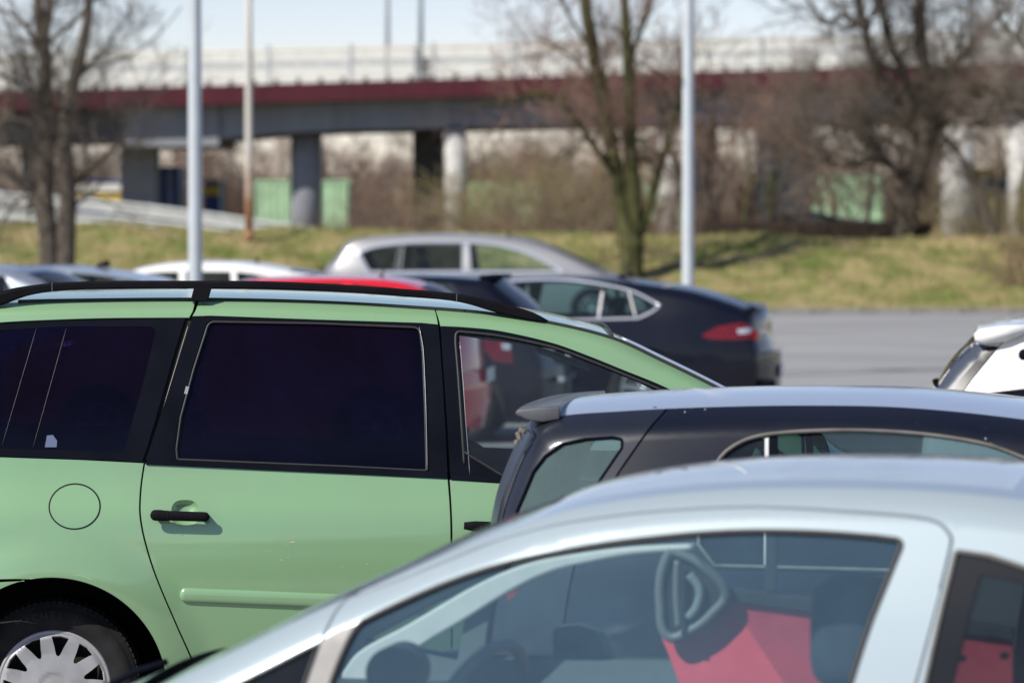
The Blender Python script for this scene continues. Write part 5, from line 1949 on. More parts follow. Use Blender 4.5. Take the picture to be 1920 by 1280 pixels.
# --- black coupe-like saloon with bright window line, tail to the right
def black_saloon():
    sp = [(480, 770), (470, 700), (478, 660), (530, 632), (660, 606), (760, 588), (850, 548), (910, 524), (985, 518), (1060, 516), (1150, 520), (1220, 529), (1290, 545),
          (1350, 562), (1392, 577), (1408, 584), (1414, 594), (1417, 628), (1423, 650), (1427, 668), (1427, 710), (1421, 752), (1410, 775)]
    win = [cr([(792, 590), (850, 560), (905, 535), (958, 530)], 8) + [(958, 596), (800, 600)],
           [(990, 529), (1060, 528), (1127, 536), (1119, 595), (966, 597)],
           [(1135, 538), (1173, 546), (1186, 592), (1127, 595)],
           rounded([(1183, 550), (1230, 574, 6), (1196, 591, 2)])]
    outline = cr([(780, 597), (850, 558), (905, 534), (985, 526), (1060, 525), (1138, 535), (1190, 548), (1238, 573)], 10) + cr([(1238, 573), (1222, 585), (1196, 597)], 8) + [(1000, 602), (790, 606)]
    c = std_car('black_saloon', 'black fastback saloon with bright metal window line, its red tail lamp to the right', 'saloon', 1100, 37.0, 0.93, -7, sp, (2, 5, 7, 10.5, 14.2, 19), (0.95, -1.12), M_insig,
                win, belt=1.03, roof=1.44, glass_m=G_mid, r=0.09, trim=[(outline, 0.014, M_bright)], face=-1, front='left', wheelR=0.345,
                pillars=[(1131, 536, 1122, 596, 4.5, M_alum), (1179, 547, 1191, 592, 3.5, M_alum), (974, 530, 962, 597, 4.5, M_alum)],
                doors=[[(975, 604), (1118, 602), (1116, 735), (985, 740)]], handles=[(1095, 622, 26)])
    c.panel('tail_lamp', c.loc(rounded([(1314, 629, 3), (1345, 612, 6), (1384, 605), (1408, 608), (1412, 634), (1380, 637), (1330, 636, 4)])), M_lamp_red, off=0.006, lip=0.02, g=0.05)
    c.panel('reversing_lamp', c.loc([(1382, 617), (1409, 614), (1411, 624), (1384, 626)]), M_lamp_clear, off=0.011, lip=0.01, g=0.05)
    # tail: lamp wrapped over the boot, plate in its recess, boot lip, lower apron
    a = c.a1
    z = lambda y, D=37.6: zat(y, D)
    for s_ in (-1, 1):
        box('boot_lamp', (a - 0.045, s_ * 0.60, z(624)), (0.06, 0.34, 0.10), M_lamp_red, c.root, 0.012, Matrix.Rotation(s_ * 0.16, 4, 'Z'))
        box('boot_lamp_bar', (a - 0.028, s_ * 0.60, z(620)), (0.05, 0.22, 0.02), M_lamp_clear, c.root, 0.005, Matrix.Rotation(s_ * 0.16, 4, 'Z'))
    box('number_plate', (a + 0.158, 0, z(694)), (0.012, 0.52, 0.115), M_plate, c.root, 0.003)
    box('chrome_strip', (a + 0.13, 0, z(656)), (0.02, 1.1, 0.022), M_chrome, c.root, 0.005)
    box('rear_apron', (a + 0.03, 0, 0.33), (0.16, 1.45, 0.20), M_blacktrim, c.root, 0.03)
    k = 15.0
    i = int(np.argmin(abs(c.par - 14.8)))
    tube('boot_spoiler', [(c.spine[i, 0] + 0.08 * (1 - t * t), t * 0.72, c.spine[i, 1] + 0.035 + .01 * (1 - t * t)) for t in np.linspace(-1, 1, 15)], 0.02, M_insig, c.root, flat=1.8)
    for s_ in (-1, 1):
        box('door_mirror', (c.on(815, 606, -.9)[0], s_ * 1.02, 1.0), (0.14, 0.2, 0.13), M_insig, c.root, 0.04, seg=3)
    tube('roof_aerial', [c.on(1160, 521, -0.1), c.on(1185, 512, -.1), c.on(1190, 518, -.1)], [0.03, 0.018, 0.01], M_insig, c.root)


def champagne_mpv():
    sp = [(606, 600), (600, 560), (606, 530), (618, 503), (634, 479), (650, 456), (672, 447), (734, 441), (802, 438), (869, 438.5), (936, 443), (985, 451), (1035, 466), (1085, 489), (1135, 514),
          (1175, 528), (1205, 545), (1212, 575), (1206, 602)]
    win = [cr([(676, 474), (705, 465), (748, 460)], 8) + [(741, 508), (694, 508), (683, 490)],
           [(757, 459), (800, 457.5), (866, 457.5), (866, 507), (750, 508)],
           cr([(880, 457.5), (936, 463), (990, 478), (1046, 507)], 8)]
    win[2] = win[2] + [(884, 507)]
    outline = cr([(670, 474), (701, 463), (768, 454.5), (869, 453.5), (936, 460), (1003, 480), (1060, 511)], 10) + [(860, 511), (691, 512), (678, 493)]
    c = std_car('champagne_minivan', 'champagne people carrier with arched chrome window surround parked farthest back', 'minivan', 850, 68.0, 0.93, -4, sp, (2, 3.4, 6, 10.2, 14, 16.5), (0.85, -0.95), M_beige, win,
                belt=1.05, roof=1.66, glass_m=G_dark, r=0.10, g=0.11, trim=[(outline, 0.030, M_bright)], face=1, front='right', dy=2, wheelR=0.33,
                glassF=[None, None, G_clear], pillars=[(875, 457, 872, 509, 9, M_alum), (752, 459, 745, 509, 5, M_blacktrim)], handles=[(770, 520, 14), (885, 520, 14)])
    lamp(c, [(612, 528), (630, 512), (634, 530), (614, 552)], M_lamp_red)
    lamp(c, [(1180, 535), (1208, 548), (1206, 562), (1176, 550)], M_lamp_clear, 'headlight')
    tube('roof_aerial', [c.on(955, 440, 0), c.on(950, 434, 0)], [0.03, 0.012], M_blacktrim, c.root)


def dark_hatchback():
    sp = [(118, 790), (108, 720), (120, 660), (240, 622), (400, 596), (500, 560), (585, 526), (650, 518), (740, 513), (830, 513.5), (895, 518), (921, 521), (932, 532),
          (962, 562), (990, 592), (1004, 618), (1012, 660), (1022, 690), (1024, 740), (1012, 790)]
    win = [cr([(470, 586), (540, 552), (600, 534), (660, 529)], 8) + [(655, 592)], [(672, 529), (760, 526), (775, 590), (668, 592)], rounded([(775, 526), (850, 530, 6), (880, 585, 8), (790, 590)])]
    c = std_car('dark_hatchback', 'dark blue hatchback with black roof spoiler between the red car and the black saloon', 'hatchback', 800, 34.0, 0.88, -6, sp, (2, 4, 6.6, 11.4, 15, 17), (0.85, -0.75), M_insig,
                win, belt=1.02, roof=1.50, glass_m=G_dark, r=0.08, face=-1, front='left', wheelR=0.32, handles=[(740, 620, 26)])
    c.panel('tail_lamp', c.loc(rounded([(905, 636, 4), (958, 640, 8), (963, 682, 5), (925, 676, 10), (908, 655)])), M_lamp_red, off=0.008, lip=0.02, g=0.05)
    c.panel('reversing_lamp', c.loc(rounded([(940, 643, 3), (957, 643, 3), (958, 656, 3), (942, 655, 3)])), M_lamp_clear, off=0.014, lip=0.01, g=0.05)
    box('roof_spoiler', (c.on(918, 520, -.5)[0] + 0.0, 0, zat(519, 34.5)), (0.18, 1.1, 0.035), M_blacktrim, c.root, 0.012)
    a = c.a1
    box('number_plate', (a + 0.14, 0, zat(655, 34.8)), (0.012, 0.52, 0.115), M_plate, c.root, 0.003)
    box('bumper_strip', (a + 0.11, 0, zat(706, 34.8)), (0.06, 1.1, 0.05), M_bluegrey, c.root, 0.01)


def red_car():
    sp = [(20, 790), (10, 720), (28, 660), (150, 622), (290, 600), (380, 556), (455, 523), (540, 517), (620, 516), (700, 518), (752, 524), (782, 533), (806, 550),
          (836, 590), (850, 610), (858, 650), (864, 700), (868, 750), (856, 800)]
    win = [cr([(330, 592), (400, 560), (450, 540), (520, 531)], 8) + [(518, 598)], [(530, 531), (640, 531), (655, 600), (530, 600)], rounded([(660, 532), (740, 540, 8), (768, 592, 8), (672, 600)])]
    c = std_car('red_hatchback', 'bright red hatchback with thin roof aerial right behind the green minivan', 'hatchback', 560, 31.0, 0.85, -6, sp, (2, 4, 6.2, 11.2, 14, 16), (0.8, -0.7), M_red,
                win, belt=0.98, roof=1.50, glass_m=G_dark, r=0.08, face=-1, front='left', wheelR=0.30, handles=[(620, 625, 26)])
    c.panel('tail_lamp', c.loc(rounded([(778, 628, 6), (840, 630, 8), (846, 672, 4), (808, 665, 8)])), M_lamp_red, off=0.008, lip=0.02, g=0.05)
    c.panel('reversing_lamp', c.loc(rounded([(842, 640, 3), (852, 640, 3), (854, 665, 3), (843, 664, 3)])), M_lamp_clear, off=0.012, lip=0.01, g=0.05, both=False)
    a = c.a1
    box('number_plate', (a + 0.14, 0, zat(700, 31.8)), (0.012, 0.52, 0.115), M_plate, c.root, 0.003)
    p0, p1 = c.on(715, 517, 0.0), c.on(736, 478, 0.0)
    tube('roof_aerial', [p0, p1], [0.006, 0.003], M_blacktrim, c.root, n=6)
    tube('aerial_base', [(p0[0] - .02, 0, p0[2] - .03), (p0[0] + .01, 0, p0[2] + .012)], [0.03, 0.015], M_blacktrim, c.root)


def white_far_car():
    sp = [(130, 690), (122, 650), (130, 610), (150, 585), (180, 550), (215, 518), (250, 501), (290, 492), (340, 487), (400, 486.5), (450, 488), (500, 495), (550, 504), (600, 520), (680, 555),
          (780, 575), (835, 592), (845, 640), (835, 690)]
    win = [cr([(232, 530), (262, 514), (300, 510), (335, 509)], 6) + [(335, 555), (228, 556)], [(348, 508.5), (432, 509), (436, 555), (348, 555)], cr([(443, 509), (490, 516), (560, 540), (590, 556)], 8) + [(446, 556)]]
    c = std_car('white_hatchback', 'white hatchback with arched roof parked behind the nearest lamp post', 'hatchback', 400, 45.0, 0.87, -4, sp, (2, 4, 6.2, 11.8, 14.2, 16.5), (0.75, -0.85), M_white,
                win, belt=1.0, roof=1.50, glass_m=G_dark, r=0.10, face=1, front='right', wheelR=0.31)
    lamp(c, [(140, 585), (165, 570), (166, 600), (142, 612)], M_lamp_red)
    tube('roof_aerial', [c.on(480, 489, 0), c.on(486, 485, 0)], [0.03, 0.012], M_blacktrim, c.root)


def left_cars():
    # estate with silver roof and black shark fin
    sp = [(-470, 740), (-480, 690), (-465, 640), (-340, 606), (-220, 588), (-120, 540), (-40, 505), (40, 496), (120, 495), (170, 500), (215, 507), (262, 515), (292, 524), (330, 545),
          (372, 590), (384, 640), (388, 690), (376, 745)]
    win = [cr([(-180, 578), (-100, 535), (-40, 516), (10, 509)], 8) + [(12, 580)], [(22, 508.5), (120, 509), (126, 580), (24, 580)], cr([(134, 510.5), (200, 517), (262, 527)], 8) + cr([(262, 527), (292, 548), (300, 580)], 8)[1:] + [(138, 580)]]
    c = std_car('silver_estate', 'silver estate car with black shark fin aerial at the far left', 'estate car', 0, 40.0, 0.90, -4, sp, (2, 4, 6.4, 12.4, 14, 16), (0.9, -0.9), M_bluegrey,
                win, belt=1.02, roof=1.47, glass_m=G_dark, r=0.09, face=-1, front='left', wheelR=0.33)
    p = c.on(192, 500, 0.0)
    V = []
    zf = p[2]
    sec = [(-0.085, 0.0), (-0.05, 0.028), (0.0, 0.052), (0.045, 0.070), (0.075, 0.074), (0.085, 0.03), (0.095, 0.0)]
    for (da, dz) in sec:
        hwid = 0.022 * (1 - dz / 0.09)
        V += [(p[0] + da * .95, -hwid, zf + dz), (p[0] + da * .95, hwid, zf + dz)]
    n = len(sec)
    Fc = [(2 * i, 2 * i + 1, 2 * i + 3, 2 * i + 2) for i in range(n - 1)] + [tuple(range(0, 2 * n, 2))[::-1], tuple(range(1, 2 * n, 2))]
    mesh_obj('shark_fin_aerial', V, Fc, M_blacktrim, c.root)
    lamp(c, [(330, 590), (374, 596), (378, 625), (338, 622)], M_lamp_red)
    # grey blue hatchback, its dark tail glass seen at the edge of the picture
    sp = [(-700, 780), (-712, 720), (-695, 660), (-560, 620), (-430, 596), (-330, 545), (-250, 508), (-150, 497), (-60, 494), (-10, 496), (30, 500), (44, 506), (70, 522),
          (110, 548), (140, 575), (152, 610), (160, 660), (164, 720), (150, 785)]
    win = [cr([(-390, 588), (-320, 548), (-250, 524), (-190, 517)], 8) + [(-188, 590)], [(-178, 516), (-85, 513), (-72, 590), (-176, 590)],
           cr([(38, 508.5), (60, 507.5), (110, 509)], 6) + [(138, 518), (150, 545), (150, 590), (64, 590)]]
    win[2] = rounded([(-60, 514, 6), (8, 517, 6), (46, 588, 8), (-56, 590, 4)])
    c = std_car('grey_hatchback', 'pale grey blue hatchback at the left edge with smoked rear window', 'hatchback', -200, 36.0, 0.88, -12, sp, (2, 4, 6.4, 11.2, 14.4, 16), (0.85, -0.75), M_greyblue,
                win, belt=1.02, roof=1.50, glass_m=G_dark, r=0.09, face=-1, front='left', wheelR=0.32)
    box('high_brake_lamp', (c.on(62, 512, 0)[0], 0, zat(511, 36.8)), (0.05, 0.3, 0.025), M_lamp_red, c.root, 0.006)


def white_right_hatch():
    sp = [(1730, 1150), (1716, 1080), (1715, 960), (1722, 900), (1735, 800), (1756, 728), (1790, 680), (1826, 640), (1842, 624), (1880, 617), (1960, 607), (2080, 603), (2250, 607), (2420, 625),
          (2600, 690), (2760, 770), (2960, 812), (3080, 850), (3120, 930), (3120, 1050), (3090, 1150)]
    q = rounded([(1960, 668, 10), (2040, 650), (2090, 648), (2100, 760), (1985, 770, 10)])
    win = [q, [(2112, 646), (2300, 648), (2310, 780), (2115, 770)], cr([(2325, 650), (2450, 672), (2560, 715), (2660, 780)], 14) + [(2330, 782)]]
    win.append([(1873, 649), (1822, 712), (1806, 735), (1798, 760), (1742, 790), (1754, 729), (1788, 680), (1822, 644), (1830, 644)])
    c = std_car('white_spoiler_hatchback', 'white hatchback with thick roof spoiler and sloping black rear glass at the right edge', 'hatchback', 1850, 18.5, 0.88, -7, sp, (2, 5, 8, 12.8, 15.2, 17.3), (0.72, -0.85), M_white,
                win, belt=1.02, roof=1.50, glass_m=G_dark, r=0.055, g=0.06, face=1, front='right', glassF=[None, None, None, M_slate_glass], dy=9, gb=0.0, tb=0.03, wheelR=0.32, handles=[(2060, 800, 50)])
    c.panel('tailgate_glass_edge', c.loc([(1871, 650), (1821, 711), (1805, 734), (1797, 758), (1776, 758), (1786, 738), (1804, 706), (1852, 650)]), M_gloss_black, off=0.006, lip=0.006)
    # spoiler
    a = c.plane([(1826, 628)], -0.68)[0]
    zt = zat(616, 18.75)
    bm = bmesh.new()
    prof = [(-0.03, 0.010), (0.0, 0.034), (0.10, 0.050), (0.24, 0.062), (0.25, 0.02), (0.14, -0.028), (0.02, -0.040), (-0.028, -0.022)]
    V, Fc = [], []
    m = 21
    for j in range(m):
        t = -1 + 2 * j / (m - 1)
        for (da, dz) in prof:
            k = 1 - 0.10 * abs(t) ** 6
            V.append((a[0] + 0.03 + da * k, t * 0.68, zt - 0.036 + dz * k + 0.015 * (1 - t * t)))
    n = len(prof)
    for j in range(m - 1):
        for i in range(n):
            i2 = (i + 1) % n
            Fc.append((j * n + i, j * n + i2, (j + 1) * n + i2, (j + 1) * n + i))
    Fc.append(tuple(range(n))[::-1]); Fc.append(tuple(range((m - 1) * n, m * n)))
    mesh_obj('roof_spoiler', V, Fc, M_white, c.root, smooth=True)
    # shut line and black belt trim, door handle dark spot
    c.line('shut_line', c.loc(cr([(1925, 603), (1905, 615), (1880, 642), (1868, 655)], 8)), 0.0022, M_gap, off=0.0005, n=4)
    c.panel('waist_trim', c.loc(rounded([(1852, 736), (1920, 728), (1985, 726), (1985, 742), (1915, 744)])), M_blacktrim, off=0.004, lip=0.004)
    p = c.surf(c.loc([(1921, 665)]), 0.006)[0]
    lathe('lock_cap', [(0.0, 0.012), (0.018, 0.011), (0.03, 0.0)], M_blacktrim, c.root, n=24, centre=tuple(p), sgn=-1)


for f_ in (black_saloon, champagne_mpv, dark_hatchback, red_car, white_far_car, left_cars, white_right_hatch):
    f_()


def lofted_spoiler(c, name, a, z, half, prof, m, sweep=0.07, drop=0.015, taper=0.1, n=25):
    V, Fc = [], []
    for j in range(n):
        t = -1 + 2 * j / (n - 1)
        k = 1 - taper * abs(t) ** 6
        for (da, dz) in prof:
            V.append((a + da + sweep * abs(t) ** 3, t * half, z + dz * k + drop * (1 - t * t)))
    q = len(prof)
    for j in range(n - 1):
        for i in range(q):
            i2 = (i + 1) % q
            Fc.append((j * q + i, j * q + i2, (j + 1) * q + i2, (j + 1) * q + i))
    Fc.append(tuple(range(q))[::-1]); Fc.append(tuple(range((n - 1) * q, n * q)))
    o = mesh_obj(name, V, Fc, m, c.root, smooth=False)
    mod = o.modifiers.new('bevel', 'BEVEL'); mod.width = 0.006; mod.segments = 3; mod.limit_method = 'ANGLE'
    for p in o.data.polygons: p.use_smooth = True
    return o


# ------------------------------------------------------------------ dark city car, tail to the left
def city_car():
    sp = [(925, 1640), (900, 1500), (893, 1350), (900, 1150), (926, 968), (950, 895), (978, 835), (1000, 800), (1042, 782), (1150, 772), (1300, 764), (1500, 760), (1700, 764), (1920, 786),
          (2150, 822), (2350, 890), (2520, 970), (2640, 1050), (2800, 1120), (3000, 1200), (3120, 1280), (3180, 1400), (3180, 1520), (3150, 1650)]
    W = 0.81
    c = Car('dark_city_car', 'small dark navy car with grey rear spoiler just in front of the green minivan', 'city car', 1400, 11.2, W, -9, sect_for(W, 1.0, 1.47, 0.15), sp, r=0.085, nose=(-9, 9, .1), g=0.05)
    a0, a1 = c.ctrl[:, 0].min(), c.ctrl[:, 0].max()
    c.nose = (a0 - 0.25, a1 + 0.1, 0.16)
    zc, R = 0.29, 0.29
    RA = R + 0.06
    was = [a0 + 0.5, a1 - 0.68]
    zb = 0.2
    S = c.spine
    loc = c.loc
    # tail panel with the fixed quarter glass
    hole = loc(rounded([(968, 960, 8), (1000, 884), (1022, 855), (1055, 832), (1097, 823), (1148, 819.5), (1167, 823, 8), (1166, 840), (1140, 878), (1098, 940), (1075, 985, 10), (985, 1010, 10)]))
    seam = loc(cr([(1248, 766), (1243, 772), (1218, 800), (1185, 846), (1155, 890), (1120, 950), (1075, 1060), (1050, 1200)], 12))
    sx = seam[0]
    left = S[(S[:, 0] <= sx[0]) & (c.par > 3)]
    tail = S[(c.par >= 2) & (c.par <= 3)]
    k = seam[0][1]
    m = (c.par >= 2) & (S[:, 0] <= sx[0] + .01)
    poly = L2(S[m], seam, [(c.ctrl[2][0] + 0.45, seam[-1][1]), (c.ctrl[2][0] + 0.4, c.ctrl[2][1])])
    tp = c.panel('tail_side_panel', poly, M_anthra, [hole], lip=0.012, g=0.03)
    for side, par in zip((-1, 1), tp):
        V, T = triangulate(hole, [], 0.05)
        build_sheet('quarter_window', V, T, c.fn(-0.006, side), G_teal, par, flip=side > 0)
        tube('window_seal', c.surf(resample(hole, 0.03), -0.002, side), 0.005, M_blacktrim, par, closed=True)
    # highlight ridge along the tail edge
    c.line('tail_ridge', loc(cr([(992, 806), (1003, 816), (985, 850), (962, 905), (940, 975), (930, 1040)], 10)), 0.006, M_anthra, off=0.001, n=8)
    # main body side
    m2 = (S[:, 0] > sx[0] + 0.008) & (c.par > 3)
    seam2 = seam + np.array([0.008, 0])
    wn_ = loc(cr([(1345, 866), (1362, 846), (1400, 824), (1450, 813), (1550, 807), (1650, 808), (1750, 816), (1850, 833), (1920, 858), (2040, 905), (2160, 965)], 14) + [(2210, 1010), (2190, 1060), (1900, 1075), (1340, 1060), (1310, 1020), (1318, 920)])
    bottom = []
    for wa in sorted(was, reverse=True):
        bottom += [(wa + RA, zb)] + c.arc(wa, zc, RA, -8, 188) + [(wa - RA, zb)]
    lowtail = S[c.par <= 2]
    poly = L2(seam2[::-1][-1:], S[m2], [(S[-1][0] - .02, zb)], bottom, [(S[0][0] + .03, zb)], lowtail, [(c.ctrl[2][0] + 0.4, c.ctrl[2][1] - .006), (c.ctrl[2][0] + 0.458, seam[-1][1])], seam2[::-1][:-1])
    # keep the order: seam bottom -> top handled by list above
    poly = L2(S[m2], [(S[-1][0] - .02, zb)], bottom, [(S[0][0] + .03, zb)], lowtail[:-1], [(c.ctrl[2][0] + 0.02, c.ctrl[2][1] - .006), (c.ctrl[2][0] + 0.45, c.ctrl[2][1] - .006), (seam2[-1][0], seam[-1][1] - .01)], seam2[::-1])
    body = c.panel('body_side', poly, M_navy, [wn_], lip=0.012, g=0.05)
    V, T = triangulate(wn_, [], 0.08)
    for side, par in zip((-1, 1), body):
        w = build_sheet('side_window', V, T, c.fn(-0.006, side), G_dark2, par, flip=side > 0)
        tube('window_trim', c.surf(resample(wn_, 0.03), 0.002, side), 0.0075, M_trimgrey, par, closed=True)
    for side, par in zip((-1, 1), body):
        V, T = triangulate(loc([(1434, 818), (1441, 817), (1441, 1060), (1432, 1060)]), [], 0.03)
        build_sheet('window_divider', V, T, c.fn(0.0, side), M_alum, par, flip=side > 0, lip=.004)
        V, T = triangulate(loc([(1443, 818), (1458, 817), (1458, 1060), (1443, 1060)]), [], 0.03)
        build_sheet('window_divider', V, T, c.fn(-0.002, side), M_blacktrim, par, flip=side > 0, lip=.004)
    c.panel('seam_backing', loc([(1250, 770), (1225, 762), (1020, 1200), (1090, 1200)]), M_gap, off=-0.016, lip=0, g=.05)
    # over the top
    n = len(c.ctrl) - 1
    c.strip('rear_bumper', 0, 2, M_navy, 0.04, bulge=0.16)
    c.strip('tailgate', 2, 3.6, M_anthra, 0.03, bulge=0.12)
    c.strip('rear_window', 3.6, 7.2, M_slate_glass, 0.025, bulge=0.08)
    c.strip('spoiler_base', 7.2, 8.0, M_anthra, 0.03, bulge=0.05)
    c.strip('roof', 8.0, 14.6, M_roofsheen, 0.034, bulge=0.05)
    c.strip('windscreen', 14.6, 17, G_clear, 0.03, bulge=0.1)
    c.strip('bonnet', 17, 20, M_navy, 0.05, bulge=0.12)
    c.strip('front_bumper', 20, n, M_navy, 0.04, bulge=0.18)
    # spoiler
    p = c.on(955, 770, -0.5)
    q = c.on(1042, 764, -0.5)
    ln = q[0] - p[0]
    zt = q[2]
    prof = [(0.0, 0.0), (0.010, 0.010), (ln * .5, 0.017), (ln - 0.004, 0.022), (ln - 0.004, -0.022), (ln * .6, -0.032), (ln * .3, -0.027), (0.006, -0.010)]
    lofted_spoiler(c, 'roof_spoiler', p[0], p[2] - 0.004, 0.52, prof, M_spoiler, sweep=0.02, drop=0.004)
    # the damaged washer fitting hanging under the spoiler
    w = c.on(975, 812, -0.56)
    bm = bmesh.new()
    add_box(bm, (w[0] + .008, w[1], w[2] + .008), (0.022, 0.03, 0.016), Matrix.Rotation(.5, 4, 'Y'), .004)
    add_box(bm, (w[0] - .004, w[1], w[2] - .008), (0.014, 0.02, 0.026), Matrix.Rotation(-.3, 4, 'Y'), .004)
    add_box(bm, (w[0] - .010, w[1] - .01, w[2] - .026), (0.012, 0.014, 0.014), Matrix.Rotation(.2, 4, 'Y'), .003)
    bm_obj('broken_bracket', bm, simple('weathered_bracket', (0.16, 0.14, 0.11), .8, noise=.4, nscale=60), c.root)
    inner = loc([(985, 880), (1050, 800), (1250, 790), (1600, 775), (1920, 800), (2300, 900), (2500, 1000), (2500, 1350), (960, 1350)])
    c.lining(inner, [wn_, hole], M_dark_in)
    c.strip('headlining', 8.4, 14.4, M_grey_in, 0.045, off=-0.035)
    c.floor_pan(a0 + .3, a1 - .3, 0.26)
    for wa in was:
        c.wheel(wa, zc, R, M_rim)
        c.arch_liner(wa, zc, RA)
    am = (was[0] + was[1]) / 2
    c.seats([am + 0.1, am - 0.7], 0.5, 1.08, 0.34, face=1)
    # dirt flecks on the cant rail
    bm = bmesh.new()
    random.seed(3)
    for (x, y) in [(1266, 765), (1284, 772), (1296, 764), (1322, 767), (1848, 822), (1857, 831)]:
        P = c.surf(loc([(x, y)]), 0.001)[0]
        vs = [bm.verts.new((P[0] + random.uniform(.5, 1) * .0035 * math.cos(t), P[1], P[2] + random.uniform(.5, 1.3) * .003 * math.sin(t))) for t in np.linspace(0, 2 * math.pi, 6, endpoint=False)]
        bm.faces.new(vs)
    o = bm_obj('dirt_fleck', bm, simple('pale_dirt', (.35, .34, .3), .9), body[0]); o['kind'] = 'stuff'
    for side in (-1, 1):
        box('headlight', (c.a1 if hasattr(c, 'a1') else a1 - 0.2, side * (W - .22), 0.72), (0.2, 0.22, 0.16), M_lamp_clear, c.root, 0.04, seg=3)
        box('tail_lamp', (a0 + 0.13, side * (W - .17), 0.85), (0.1, 0.16, 0.22), M_lamp_red, c.root, 0.03, seg=3)


G_teal = glass('lit_teal_glass', (0.7, 0.85, 0.83), ior=1.5, film=0.22, filmcol=(0.30, 0.44, 0.43), even=True)  # teal film paints the light showing through the quarter glass
M_trimgrey = simple('weathered_rubber_trim', (0.10, 0.095, 0.085), rough=0.55, noise=0.3, nscale=15)
M_spoiler = simple('faded_grey_spoiler', (0.075, 0.076, 0.084), rough=0.5, coat=0.25, noise=0.12)
M_roofsheen = paint('roof_sky_sheen_paint', (0.46, 0.52, 0.60), metal=0.3, rough=0.35, dust=0.35, dirt=(0.45, 0.48, 0.50), crough=0.07, cior=1.8)  # navy roof; pale base and dirt colours paint the sky reflected on it
G_dark2 = glass('grey_green_glass', (0.35, 0.45, 0.48), ior=1.5, film=0.04, filmcol=(.3, .36, .4))
city_car()


